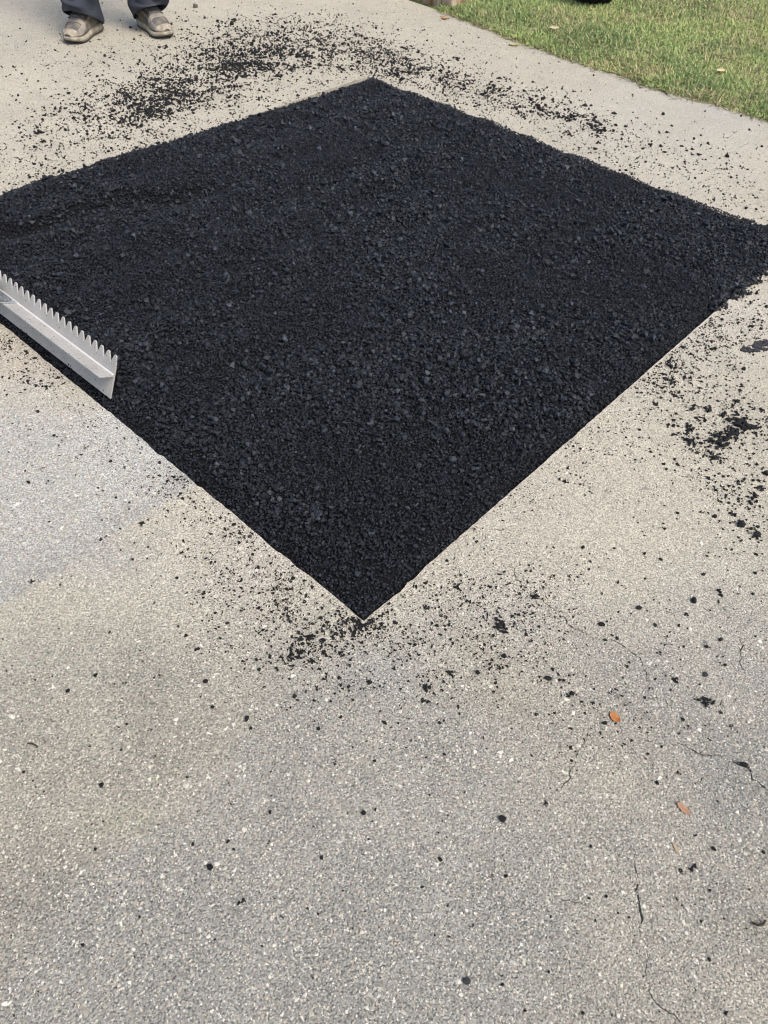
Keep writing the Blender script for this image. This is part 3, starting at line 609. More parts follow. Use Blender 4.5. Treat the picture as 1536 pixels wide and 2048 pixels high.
for i, (x, y, wp, sh, lb) in enumerate(HAND):
    if lb and ('grey chip' in lb or 'grey stone' in lb):
        o = drop(GREY[i % 2], x, y, wp, lb, random.uniform(0, 6)); o.name = 'stone_chip'; o['category'] = 'stone chip'; o['group'] = 'stone chips on the concrete'; continue
    if lb and 'tan pebble' in lb:
        o = drop(TAN, x, y, wp, lb, .4); o.name = 'loose_pebble'; o['category'] = 'pebble'; del o['group']; continue
    yaw = random.uniform(0, 6.28)
    if sh == LONG: yaw = {1446: 2.4, 1439: 1.5, 1684: 1.0, 1530: -.35, 1250: .08}.get(y, random.uniform(-.6, .6))
    big_clump = sh == CLUMP and wp > 24
    drop((HEAP if big_clump else SH[sh])[i % len(HEAP if big_clump else SH[sh])], x, y, wp * (1.0 if sh == CLUMP else .88), lb, yaw, shape=sh); cnt += 1
# the largest of the scattered crumbs fill the count up to 300 things
zc = photo(to3(P))
vis = (zc[:, 0] > 4) & (zc[:, 0] < 1532) & (zc[:, 1] > 4) & (zc[:, 1] < 2044)
order = np.argsort(-np.where(vis, csz / zc[:, 2], 0)); take = order[:300 - cnt]; rest = order[300 - cnt:]
for k, i in enumerate(take):
    sh = (ROUND, JAG, JAG, CLUMP)[k % 4]
    drop(SH[sh][k % len(SH[sh])], zc[i, 0], zc[i, 1], csz[i] / zc[i, 2] * FPX, None, random.uniform(0, 6.28), shape=sh)
Pr = to3(P[rest]); s_ = csz[rest]; Pr[:, 2] = s_ * .24
sc3 = s_[:, None] * np.stack([rng.uniform(.8, 1.3, len(s_)), rng.uniform(.7, 1.1, len(s_)), rng.uniform(.5, .85, len(s_))], 1)
rr = np.stack([rng.normal(0, .2, len(s_)), rng.normal(0, .2, len(s_)), rng.uniform(0, 6.28, len(s_))], 1)
cs = gn_scatter('asphalt_crumbs', Pr, rr, sc3, rng.integers(0, 6, len(s_)), M['crumb'], None, sub=1, amp=.7)
tag(cs, 'fine black asphalt crumbs and dust sprinkled over the concrete', 'crumbs')

# crumbs are told apart by where they lie from something one can find
MARKS = [(1229, 1436, 'the orange leaf'), (1366, 1618, 'the brown oval leaf'), (1352, 1699, 'the pale leaf sliver'), (728, 1242, "the patch's near corner"), (1506, 694, 'the flattened grey smear'),
 (165, 75, 'the left shoe'), (325, 62, 'the right shoe'), (483, 1803, 'the three-armed crumb'), (727, 1626, 'the squarish lone crumb'), (1004, 1640, 'the largest oval lump'), (670, 1526, 'the wedge-shaped crumb'),
 (1411, 1405, 'the largest sprawling clump'), (1204, 1250, 'the lens-shaped crumb'), (1386, 1203, "the thin crack's upper end"), (1328, 184, 'the forked twig'), (79, 266, 'the ragged flat far-left clump'), (230, 780, "the rake blade's end"),
 (1460, 866, 'the dense crumb heap'), (739, 1366, 'the round corner crumb'), (854, 1376, 'the spiky crumb cluster'), (594, 1310, 'the ragged corner clump'), (202, 1078, 'the angular pale-border crumb'),
 (412, 1364, 'the round bare-concrete crumb'), (420, 1736, 'the big lower left lump'), (203, 1571, 'the round glossy crumb at left'), (1386, 1737, 'the two neighbouring clusters'), (1256, 1836, 'the crumb by the long crack'),
 (735, 153, "the patch's far corner"), (1536, 470, "the patch's right corner"), (1398, 310, 'the largest lawn-side crumb'), (464, 50, 'the right-shoe lump'), (999, 1253, 'the streaky flattened clump'), (1277, 1217, 'the round middle-crack crumb'),
 (494, 1439, 'the upright oblong crumb'), (58, 966, 'the rounded left-border crumb'), (67, 1490, 'the short straight twig'), (1513, 1846, 'the thin curved twig'), (889, 39, "the orange leaf at the lawn's corner"), (1108, 60, 'the cream leaf in the grass'), (1441, 142, 'the round yellow leaf')]
DIRS = ['right of', 'to the lower right of', 'below', 'to the lower left of', 'left of', 'to the upper left of', 'above', 'to the upper right of']
ORD = ['nearest', 'second nearest', 'third nearest', 'fourth nearest', 'fifth nearest', 'sixth nearest']
allc = np.array([(x, y) for x, y, *_ in HAND] + [(x, y) for o, x, y, sh, wp in PENDING], float); allc = np.unique(allc, axis=0); used = set()
def octant(d): return int(round(math.degrees(math.atan2(d[1], d[0])) / 45)) % 8
for o, x, y, sh, wp in PENDING:
    best = None
    for mi, (mx, my, ref) in enumerate(MARKS):
        d = np.array([x - mx, y - my]); D = np.hypot(*d)
        if D < 6: continue
        k = octant(d); dd = allc - (mx, my); DD = np.hypot(dd[:, 0], dd[:, 1]); oc = np.round(np.degrees(np.arctan2(dd[:, 1], dd[:, 0])) / 45).astype(int) % 8
        rank = int(((oc == k) & (DD < D - 1e-6) & (DD > 6)).sum()); key = (mi, k, rank)
        if rank < 6 and key not in used and D < 420 and (best is None or rank * 25 + D < best[0]): best = (rank * 25 + D, key, ref)
    if best:
        used.add(best[1]); mi, k, rank = best[1]
        o['label'] = f"{('round', 'oblong', 'jagged', 'lumpy', 'flat')[sh]} black crumb, {ORD[rank]} {DIRS[k]} {best[2]}"

# flattened smear of asphalt at the right
base = g1(1509, 693)
outl = ground([(1478, 700), (1484, 693), (1493, 694), (1504, 690), (1512, 682), (1522, 680), (1536, 684), (1552, 690), (1548, 699), (1530, 702), (1514, 704), (1498, 705), (1486, 704)]) - base
gx, gy = np.meshgrid(np.linspace(-.08, .11, 64), np.linspace(-.06, .07, 48)); Q = np.stack([gx.ravel(), gy.ravel()], 1)
wq = Q + .012 * (np.stack([fbm(Q[:, 0] * 60, Q[:, 1] * 60), fbm(Q[:, 0] * 60 + 9, Q[:, 1] * 60 + 4)], 1) - .5)
ins_ = in_poly(wq, outl) & (fbm(Q[:, 0] * 90, Q[:, 1] * 90, 2) > .3); zq = np.where(ins_, .0012 + .0045 * fbm(Q[:, 0] * 130, Q[:, 1] * 130, 2), -.002)
ii = np.arange(len(Q)).reshape(48, 64); fq = np.stack([ii[:-1, :-1].ravel(), ii[:-1, 1:].ravel(), ii[1:, 1:].ravel(), ii[1:, :-1].ravel()], 1); fq = fq[ins_[fq].any(1)]
bm = bmesh.new(); bm.from_mesh(mesh('tmp', np.concatenate([Q, zq[:, None]], 1), fq)); [bm.verts.remove(v) for v in [v for v in bm.verts if not v.link_faces]]
t = NT('smear'); nz = t.noise(t.coord(), 220, 3, .7); M['smear'] = t.set(t.ramp(nz, [(.3, (.02, .021, .024)), (.7, (.055, .056, .06))]), .85, .2, bump=nz, bdist=.003)
tag(link('asphalt_smear', from_bm('asphalt_smear', bm), M['smear'], None, (*base, 0)), 'flattened grey asphalt smear on the concrete near the right border', 'asphalt smear')

# ------------------------------------------------------------------ lute (asphalt rake) lying on the patch edge
t = NT('aluminium'); c = t.coord()
na = t.noise(c, 14, 3); mp = t.n('ShaderNodeMapping'); t.l(c, mp.inputs[0]); mp.inputs['Scale'].default_value = (6, 260, 260); nb = t.noise(mp.outputs[0], 1.0, 3)
spots = t.mapr(t.noise(c, 160, 1, .5), .67, .70)
colr = t.mix(spots, t.ramp(na, [(.3, (.40, .386, .36)), (.7, (.475, .461, .433))]), (.06, .06, .06))
M['alu'] = t.set(colr, t.mapr(nb, .3, .7, .46, .64), .5, .2, bump=nb, bdist=.0003, bstr=.35)
t = NT('fold_highlight'); M['highlight_bead'] = t.set((.78, .77, .75), .3, .5, .35)  # paler than the blade, to paint the bright highlight line of the fold
t = NT('galvanised'); vz = t.voro(t.coord(), 90, 'Color'); M['galv'] = t.set(t.ramp(t.sep(vz, 0), [(0, (.42, .45, .46)), (1, (.66, .69, .70))]), .38, .5, .85)
t = NT('handle'); nb = t.noise(t.coord(), 30, 3); M['handle'] = t.set(t.ramp(nb, [(.3, (.48, .47, .46)), (.7, (.58, .57, .56))]), .4, .5, .7)
z0 = .006; th = R(26.0)
A0, A1 = np.append(g1(0, 627, z0), z0), np.append(g1(220.5, 798, z0), z0)
e_ = (A1 - A0) / np.linalg.norm(A1 - A0); n_ = np.array([e_[1], -e_[0], 0])
if n_[0] > 0: n_ = -n_
zz_ = np.array([0, 0, 1.0]); hh = math.cos(th) * n_ + math.sin(th) * zz_; uq = -math.sin(th) * n_ + math.cos(th) * zz_
lute = empty('asphalt_rake')
lute.matrix_world = Matrix([[e_[i], hh[i], uq[i], A1[i]] for i in range(3)] + [[0, 0, 0, 1]])    # local x along the blade, y towards the handle, z up the blade
tag(lute, 'aluminium asphalt lute with serrated upper edge resting on the patch at left', 'asphalt rake')
LW, TH = 1.09, .004
bm = bmesh.new(); pts = [(-LW, 0)]
pts += [(0, 0), (.0, .0955)]
pitch = .0316; nt_ = int(LW / pitch)
x = 0.0; top = []
for k in range(nt_):
    c_ = -.0105 - k * pitch
    top += [(c_ + .0150 if k else 0.0, .1025 if k else .0955), (c_ + .0060, .1245), (c_ + .0036, .1278), (c_ - .0036, .1278), (c_ - .0060, .1245), (c_ - .0148, .1025)]
outline = [(-LW, 0), (0, 0), (0, .0955)] + top[1:] + [(-LW, .0985)]
vf = [bm.verts.new((a, 0, b)) for a, b in outline]; ff = bm.faces.new(vf)
r_ = bmesh.ops.extrude_face_region(bm, geom=[ff])
for v in [g for g in r_['geom'] if isinstance(g, bmesh.types.BMVert)]: v.co.y -= TH
bmesh.ops.recalc_face_normals(bm, faces=bm.faces); bmesh.ops.triangulate(bm, faces=[f for f in bm.faces if len(f.verts) > 4])
blade = link('blade', from_bm('blade', bm), M['alu'], lute)
bv_ = blade.modifiers.new('bevel', 'BEVEL'); bv_.width = .0007; bv_.segments = 1; bv_.limit_method = 'ANGLE'
def prism(name, prof, x0, x1, mat, parent, cut0=None):
    """profile in (y,z) run along x"""
    bm = bmesh.new(); a = [bm.verts.new((x1 - (cut0(y) if cut0 else 0), y, z)) for y, z in prof]; b = [bm.verts.new((x0, y, z)) for y, z in prof]; n = len(prof)
    for i in range(n): bm.faces.new((a[i], a[(i + 1) % n], b[(i + 1) % n], b[i]))
    bm.faces.new(a); bm.faces.new(b[::-1]); bmesh.ops.recalc_face_normals(bm, faces=bm.faces)
    bmesh.ops.bevel(bm, geom=bm.edges[:], offset=.0006, segments=1, affect='EDGES')
    return link(name, from_bm(name, bm), mat, parent)
prism('flange', [(.0002, .0705), (.0455, .0705), (.0455, .0665), (.0002, .0665)], -LW, -.001, M['alu'], lute, lambda y: 0.0)
# raised strip along the fold, its pale colour painting in the highlight
prism('highlight_bead', [(.0002, .0708), (.0052, .0708), (.0040, .0738), (.0002, .0756)], -LW, -.003, M['highlight_bead'], lute)
# clamp with its pressed ribs, bolts and the tubular handle
xc = -.575
br = prism('bracket', [(.0034, .0712), (.052, .0712), (.052, .0745), (.0034, .0745)], xc - .085, xc + .085, M['galv'], lute)
for k, dy in enumerate((.012, .022, .032)): prism('rib', [(dy - .003, .0748), (dy + .003, .0748), (dy + .0018, .0785), (dy - .0018, .0785)], xc - .07, xc + .074 - .006 * k, M['galv'], br)
def tube(name, p, q, r, mat, parent, seg=16):
    p, q = Vector(p), Vector(q); bm = bmesh.new(); d = q - p
    bmesh.ops.create_cone(bm, cap_ends=True, segments=seg, radius1=r, radius2=r, depth=d.length)
    bmesh.ops.transform(bm, matrix=Matrix.Translation((p + q) / 2) @ d.to_track_quat('Z', 'Y').to_matrix().to_4x4(), verts=bm.verts)
    me = from_bm(name, bm); me.polygons.foreach_set('use_smooth', [len(f.vertices) == 4 for f in me.polygons]); return link(name, me, mat, parent)
for dx in (-.06, .06): tube('bolt', (xc + dx, .042, .0745), (xc + dx, .042, .082), .0065, M['galv'], br, 6)
tube('brace', (xc + .078, .03, .079), (xc + .014, .24, .094), .005, M['galv'], lute); tube('brace', (xc - .078, .03, .079), (xc - .014, .24, .094), .005, M['galv'], lute)
tube('handle', (xc, .02, .094), (xc, 1.75, .094), .0165, M['handle'], lute)

# ------------------------------------------------------------------ lawn, its grass, kerb stone, tyre
t = NT('turf_soil'); M['soil'] = t.set(t.ramp(t.noise(t.coord(), 30, 4), [(.3, (.045, .055, .022)), (.55, (.08, .098, .038)), (.75, (.12, .115, .055))]), .95, .1, bump=t.noise(t.coord(), 60, 3), bdist=.01)
nn_ = 60; ls = []
sgrid = np.concatenate([[-11], np.linspace(-.1, 3.2, 40), [11]]); dgrid = np.concatenate([[0.004, .05], np.linspace(.12, 2.5, 18), [14]])
lx = [LE[0] + dl * s + nl * d for d in dgrid for s in sgrid]
# follow the measured edge
Ls = (LE - LE[0]) @ dl; Ld = (LE - LE[0]) @ nl
def lawn_pt(s, d):
    b = np.interp(s, Ls, Ld); return LE[0] + np.outer(s, dl) + np.outer(np.atleast_1d(b) + d, nl)
V_ = []
for d in dgrid:
    q = lawn_pt(sgrid, d); V_.append(np.concatenate([q, (-.022 + .02 * sstep(0, .3, np.full(len(q), d)) + .012 * fbm(q[:, 0] * 3, q[:, 1] * 3))[:, None]], 1))
V_ = np.concatenate(V_); ns = len(sgrid); F_ = [(j * ns + i, j * ns + i + 1, (j + 1) * ns + i + 1, (j + 1) * ns + i) for j in range(len(dgrid) - 1) for i in range(ns - 1)]
lawn = tag(link('lawn', mesh('lawn', V_, F_, True), M['soil']), kind='structure')
t = NT('grass'); ga = t.n('ShaderNodeAttribute', attribute_name='col').outputs['Color']
M['grass'] = t.set(ga, .6, .25)
M['grass'].node_tree.nodes['Principled BSDF'].inputs['Transmission Weight'].default_value = 0
nb_ = 190000
s = rng.uniform(-.1, 3.3, nb_); d = np.abs(rng.beta(.95, 1.5, nb_)) * 2.7
b0 = lawn_pt(s, 0.0)[:0]; Pg = LE[0] + s[:, None] * dl + (np.interp(s, Ls, Ld) + d - .045 * np.exp(-d / .1) * (fbm(s * 9, s * 3 + 2) * 1.5 - .35))[:, None] * nl
edge = np.exp(-d / .05)
zb = -.012 + .012 * sstep(0, .3, d)
hgt = (.018 + .032 * rng.random(nb_) ** 1.3) * (.75 + .6 * fbm(Pg[:, 0] * 5, Pg[:, 1] * 5)) * (1 - .35 * edge)
wid = rng.uniform(.0016, .0036, nb_); az = rng.uniform(0, 6.28, nb_); lean = np.abs(rng.normal(.75, .45, nb_))
dirx = np.stack([np.cos(az), np.sin(az)], 1) - (edge * .55)[:, None] * nl; dirx /= np.linalg.norm(dirx, axis=1)[:, None]
sidev = np.stack([-dirx[:, 1], dirx[:, 0]], 1)
V = np.zeros((nb_, 5, 3))
mid = hgt * .55; bend1 = mid * np.tan(np.clip(lean * .5, 0, 1.1)); bend2 = bend1 + hgt * .75 * lean
V[:, 0, :2] = Pg + sidev * wid[:, None]; V[:, 1, :2] = Pg - sidev * wid[:, None]; V[:, 0, 2] = V[:, 1, 2] = zb
V[:, 2, :2] = Pg + dirx * bend1[:, None] + sidev * wid[:, None] * .8; V[:, 3, :2] = Pg + dirx * bend1[:, None] - sidev * wid[:, None] * .8; V[:, 2, 2] = V[:, 3, 2] = zb + mid
V[:, 4, :2] = Pg + dirx * bend2[:, None]; V[:, 4, 2] = zb + hgt * np.clip(1.02 - .38 * lean, .35, 1)
k5 = np.arange(nb_)[:, None] * 5; Fq = np.concatenate([k5 + [0, 1, 3], k5 + [0, 3, 2], k5 + [2, 3, 4]])
me = bpy.data.meshes.new('grass'); me.vertices.add(nb_ * 5); me.vertices.foreach_set('co', V.astype(np.float32).ravel())
me.loops.add(len(Fq) * 3); me.loops.foreach_set('vertex_index', Fq.astype(np.int32).ravel()); me.polygons.add(len(Fq)); me.polygons.foreach_set('loop_start', np.arange(len(Fq), dtype=np.int32) * 3)
me.update(calc_edges=True)
f1 = fbm(Pg[:, 0] * 2.6, Pg[:, 1] * 2.6); f2 = fbm(Pg[:, 0] * 9 + 3, Pg[:, 1] * 9); rr = rng.random(nb_)
green = np.array([.25, .335, .115]) * (.6 + .9 * rng.random((nb_, 1))); dark = np.array([.15, .225, .085]) * (.7 + .6 * rng.random((nb_, 1))); straw = np.array([.50, .43, .24]) * (.6 + .7 * rng.random((nb_, 1)))
lime = np.array([.37, .46, .16]) * (.7 + .6 * rng.random((nb_, 1)))
colg = np.where((rr < .45)[:, None], green, dark); colg = np.where((rng.random(nb_) < np.clip((f1 - .42) * 2.2 + .35 * sstep(1.0, 2.0, s + d), 0, .75))[:, None], lime, colg)
colg = np.where((rng.random(nb_) < .16 + .26 * sstep(.45, .7, fbm(Pg[:, 0] * 3.3 + 8, Pg[:, 1] * 3.3)) + .6 * np.clip(f2 - .5, 0, 1) + .18 * sstep(.8, 1.7, d) + .14 * edge)[:, None], straw, colg)
at = me.attributes.new('col', 'FLOAT_COLOR', 'POINT'); at.data.foreach_set('color', np.repeat(np.concatenate([colg, np.ones((nb_, 1))], 1), 5, axis=0).astype(np.float32).ravel())
tag(link('grass', me, M['grass'], None), 'short mixed green and straw coloured grass of the lawn', 'grass', kind='stuff')

# cut stalks and straw along the lawn edge on the concrete
nst = 420; s = rng.uniform(-.05, 2.6, nst); d = -np.abs(rng.normal(0, .035, nst)) + .005; Pg = LE[0] + s[:, None] * dl + (np.interp(s, Ls, Ld) + d)[:, None] * nl
az = rng.uniform(0, 6.28, nst); ln = rng.uniform(.008, .035, nst); wd = rng.uniform(.0008, .0018, nst); dv = np.stack([np.cos(az), np.sin(az)], 1); sv = np.stack([-dv[:, 1], dv[:, 0]], 1)
V = np.zeros((nst, 4, 3)); V[:, 0, :2] = Pg - dv * ln[:, None] + sv * wd[:, None]; V[:, 1, :2] = Pg - dv * ln[:, None] - sv * wd[:, None]; V[:, 2, :2] = Pg + dv * ln[:, None] - sv * wd[:, None]; V[:, 3, :2] = Pg + dv * ln[:, None] + sv * wd[:, None]
V[:, :2, 2] = .002; V[:, 2:, 2] = (.003 + .006 * rng.random((nst, 1)))
me = mesh('straw_litter', V.reshape(-1, 3), np.arange(nst * 4).reshape(-1, 4)); cc = np.where((rng.random(nst) < .4)[:, None], np.array([.07, .045, .028]), np.array([.26, .21, .12])) * (.6 + .7 * rng.random((nst, 1)))
at = me.attributes.new('col', 'FLOAT_COLOR', 'POINT'); at.data.foreach_set('color', np.repeat(np.concatenate([cc, np.ones((nst, 1))], 1), 4, axis=0).astype(np.float32).ravel())
tag(link('straw_litter', me, M['grass']), 'dry grass clippings lying along the lawn edge', 'clippings', kind='stuff')

# tan kerb at the top
t = NT('kerb'); c = t.coord(); mp = t.n('ShaderNodeMapping'); t.l(c, mp.inputs[0]); mp.inputs['Scale'].default_value = (14, 14, 1.5)
M['kerb'] = t.set(t.mix(t.mapr(t.noise(mp.outputs[0], 1.0, 4), .42, .6), t.ramp(t.noise(c, 25, 4), [(.3, (.42, .345, .25)), (.7, (.52, .44, .335))]), (.24, .13, .055)), .85, .2, bump=t.noise(c, 120, 3), bdist=.003)
kb = g1(896, 21); kl = 2.4; bm = bmesh.new(); bmesh.ops.create_cube(bm, size=1)
for v in bm.verts: v.co = Vector(((v.co.x - .5) * kl, (v.co.y + .5) * .14, (v.co.z + .5) * .17 - .03))
bmesh.ops.bevel(bm, geom=bm.edges[:], offset=.012, segments=3, affect='EDGES', profile=.6)
ko = link('kerb', from_bm('kerb', bm, True), M['kerb'], None, (*(kb + nl * .03), 0)); ko.rotation_euler = (0, 0, math.atan2(dl[1], dl[0]))
tag(ko, 'low tan concrete kerb with rusty stains at the end of the lawn', 'kerb')

# black tyre standing on the lawn
t = NT('rubber'); M['rubber'] = t.set((.012, .012, .014), .7, .3, bump=t.noise(t.coord(), 60, 2), bdist=.002)
t = NT('rim_metal'); M['rim'] = t.set(t.ramp(t.noise(t.coord(), 20), [(.3, (.25, .25, .26)), (.7, (.33, .33, .34))]), .4, .5, .8)
def lathe(name, prof, mat, parent, seg=48):
    bm = bmesh.new(); rings = []
    for i in range(seg):
        a = 2 * math.pi * i / seg; rings.append([bm.verts.new((x, r * math.cos(a), r * math.sin(a))) for x, r in prof])
    for i in range(seg):
        for j in range(len(prof) - 1): bm.faces.new((rings[i][j], rings[i][j + 1], rings[(i + 1) % seg][j + 1], rings[(i + 1) % seg][j]))
    bmesh.ops.recalc_face_normals(bm, faces=bm.faces); return link(name, from_bm(name, bm, True), mat, parent)
tc = g1(1180, 15, 0.0); TR = .30
wheel = empty('wheel', (tc[0], tc[1] + .13, TR - .012), R(10)); tag(wheel, 'black rubber wheel standing in the grass at the top of the lawn', 'wheel')
lathe('tyre', [(-.09, .19), (-.115, .23), (-.118, .265), (-.10, .292), (-.07, .299), (-.066, .290), (-.060, .290), (-.056, .3), (-.004, .3), (-.002, .29), (.004, .29), (.006, .3), (.056, .3), (.06, .29), (.066, .29), (.07, .299), (.10, .292), (.118, .265), (.115, .23), (.09, .19)], M['rubber'], wheel)
lathe('rim', [(-.09, .195), (-.095, .185), (-.06, .17), (-.05, .06), (-.06, .001), (.06, .001), (.05, .06), (.06, .17), (.095, .185), (.09, .195)], M['rim'], wheel)

# ------------------------------------------------------------------ fallen leaves and twigs
def leaf(x, y, lpx, wratio, yaw, cols, label, curl=.25, name='leaf', lift=.002, z=0.0):
    q = photo(to3(g1(x, y, z), z))[0]; L_ = lpx * q[2] / FPX; t = NT(name + '_' + str(int(x))); c = t.coord('Object')
    m_ = t.set(t.ramp(t.noise(c, 160, 4, .7), [(.3, cols[0]), (.7, cols[1])]), .65, .3, bump=t.noise(c, 420, 2), bdist=.001)
    n, k = 11, 5; V = []; F_ = []
    for i in range(n):
        a = i / (n - 1); wv = math.sin(math.pi * min(1, a * .94 + .04)) ** .75 * wratio * .5 * (1 + .16 * math.sin(i * 2.3 + x) + .08 * math.sin(i * 5.1 + y))
        for j in range(k):
            b = (j / (k - 1) - .5) * 2
            V.append(((a - .5) * L_ + 0, b * wv * L_, lift + curl * L_ * (.30 * b * b * wratio + .55 * (a - .45) ** 2) - (.02 * L_ if j == 2 else 0)))
    for i in range(n - 1):
        for j in range(k - 1): F_.append((i * k + j, (i + 1) * k + j, (i + 1) * k + j + 1, i * k + j + 1))
    o = link(name, mesh(name, V, F_, True), m_, None, (*g1(x, y, z), z)); o.rotation_euler = (0, 0, yaw)
    sd_ = o.modifiers.new('thick', 'SOLIDIFY'); sd_.thickness = .0006
    vein = [(-.62 * L_, 0, lift + .1 * curl * L_)] + [((i / 6 - .5) * L_, 0, lift + curl * L_ * .55 * (i / 6 - .45) ** 2 - .015 * L_) for i in range(7)]
    bm = bmesh.new(); r0 = .018 * L_; prev = None
    for i, p in enumerate(vein):
        rr = r0 * (1 - .09 * i); ring = [bm.verts.new((p[0], p[1] + rr * math.cos(a_), p[2] + rr * math.sin(a_))) for a_ in (0, 1.57, 3.14, 4.71)]
        if prev:
            for j in range(4): bm.faces.new((prev[j], prev[(j + 1) % 4], ring[(j + 1) % 4], ring[j]))
        prev = ring
    link('midrib', from_bm('midrib', bm, True), m_, o)
    return tag(o, label, 'leaf')
leaf(1229, 1436, 24, .72, -.9, ((.33, .125, .035), (.46, .20, .065)), 'bright orange broad dead leaf beside a black lump on the concrete', .5)
leaf(1366, 1618, 30, .48, -.85, ((.28, .16, .10), (.40, .25, .16)), 'brown oval leaf lying flat between crumbs in the right foreground', .3)
leaf(1352, 1699, 26, .22, -1.2, ((.34, .25, .15), (.46, .37, .26)), 'thin pale tan leaf sliver below the brown oval leaf', .3)
leaf(889, 39, 16, .5, -.7, ((.36, .16, .06), (.5, .27, .12)), 'orange leaf on the concrete by the corner of the lawn', .9)
leaf(1441, 142, 18, .85, .6, ((.55, .42, .22), (.68, .56, .33)), 'round pale yellow leaf lying on top of the lawn grass', .3, z=.035)
leaf(1108, 57, 20, .7, .2, ((.50, .43, .27), (.62, .55, .38)), 'pale cream leaf in the grass below the wheel', .3, z=.035)
leaf(1043, 78, 12, .6, .3, ((.42, .20, .04), (.55, .33, .08)), 'small orange leaf lying at the lawn edge', .6)
leaf(1028, 92, 22, .4, .15, ((.30, .26, .09), (.40, .36, .15)), 'dry yellowish grass tuft lying on the concrete by the lawn', .7, name='leaf')
leaf(1073, 90, 9, .8, .9, ((.52, .48, .42), (.6, .56, .5)), 'tiny white leaf scrap at the lawn edge', .3)
leaf(1226, 132, 22, .3, -.45, ((.10, .05, .03), (.16, .09, .06)), 'dark reddish curled leaf under the overhanging lawn edge', .9)
leaf(1290, 164, 26, .3, -.5, ((.20, .13, .08), (.30, .20, .13)), 'brown curled leaf at the lawn edge beside the forked twig', .9)
t = NT('bark'); M['bark'] = t.set(t.ramp(t.noise(t.coord(), 120, 3), [(.3, (.03, .022, .016)), (.7, (.075, .055, .04))]), .9, .15)
def twig(x, y, segs, label, r=.0022, mat=None):
    P = [np.append(g1(a, b), .003 + .004 * (i % 2)) for i, (a, b) in enumerate(segs)]; base = P[0].copy(); base[2] = 0; bm = bmesh.new()
    for p, q in zip(P[:-1], P[1:]):
        p_, q_ = Vector(p - base), Vector(q - base); d = q_ - p_; b2 = bmesh.new(); bmesh.ops.create_cone(b2, cap_ends=True, segments=7, radius1=r, radius2=r * .8, depth=d.length * 1.05)
        bmesh.ops.transform(b2, matrix=Matrix.Translation((p_ + q_) / 2) @ d.to_track_quat('Z', 'Y').to_matrix().to_4x4(), verts=b2.verts); tmp = bpy.data.meshes.new('tmp'); b2.to_mesh(tmp); b2.free(); bm.from_mesh(tmp); bpy.data.meshes.remove(tmp)
    tag(link('twig', from_bm('twig', bm), mat or M['bark'], None, base), label, 'twig')
twig(0, 0, [(1318, 180), (1326, 184), (1334, 190), (1329, 186), (1331, 178), (1336, 176)], 'small forked brown twig on the concrete by the lawn edge', .003)
twig(0, 0, [(57, 1488), (67, 1490), (77, 1495)], 'short straight dark twig alone at the left border of the foreground', .0017)
twig(0, 0, [(1503, 1846), (1512, 1852), (1524, 1850), (1528, 1842)], 'thin curved dark twig at the lower right border', .0022)
twig(0, 0, [(1125, 268), (1136, 264), (1143, 274)], 'tiny bent dark twig among crumbs beside the patch', .003)

# ------------------------------------------------------------------ person standing at the top left
t = NT('work_trousers'); c = t.coord(); wv = t.noise(c, 900, 2); fold = t.noise(c, 9, 3)
M['denim'] = t.set(t.mix(t.mapr(t.noise(c, 7, 4), .5, .75, 0, .35), t.ramp(wv, [(.3, (.030, .035, .048)), (.7, (.050, .056, .072))]), (.13, .125, .12)), .9, .15, bump=fold, bdist=.02, bstr=.5)
t = NT('shoe_mesh'); c = t.coord(); wv = t.voro(c, 380); M['shoe'] = t.set(t.mix(t.mapr(t.noise(c, 24, 4), .40, .68), t.ramp(wv, [(.1, (.19, .178, .165)), (.6, (.105, .1, .096))]), (.26, .225, .175)), .9, .15, bump=wv, bdist=.0012)
t = NT('shoe_overlay'); c = t.coord(); M['overlay'] = t.set(t.ramp(t.noise(c, 32, 4), [(.35, (.17, .16, .145)), (.65, (.31, .28, .235))]), .8, .2, bump=t.noise(c, 60, 3), bdist=.002)
t = NT('shoe_sole'); c = t.coord(); M['sole'] = t.set(t.ramp(t.noise(c, 40, 4), [(.35, (.24, .21, .16)), (.65, (.42, .38, .30))]), .85, .2, bump=t.noise(c, 90, 2), bdist=.0015)
t = NT('outsole'); M['outsole'] = t.set((.06, .056, .05), .9, .1)
t = NT('lace'); M['lace'] = t.set((.12, .115, .11), .9, .1)
t = NT('skin'); M['skin'] = t.set(t.ramp(t.noise(t.coord(), 30), [(.3, (.42, .26, .18)), (.7, (.50, .32, .23))]), .55, .3)
t = NT('shirt'); M['shirt'] = t.set(t.ramp(t.noise(t.coord(), 500), [(.3, (.07, .08, .085)), (.7, (.10, .11, .115))]), .9, .15, bump=t.noise(t.coord(), 8, 3), bdist=.02)
t = NT('hair'); M['hair'] = t.set((.03, .02, .014), .6, .3)
FA_h, FA_t = g1(192, 60), g1(139, 90)         # heel and toe of the shoe seen at left
FB_h, FB_t = g1(288, 50), g1(337, 79)
pc_ = (FA_h + FB_h) / 2
person = empty('person', (pc_[0], pc_[1], 0)); tag(person, 'person in dark blue trousers and dusty grey trainers standing beyond the scattered crumbs', 'person')
org = np.array([pc_[0], pc_[1], 0])
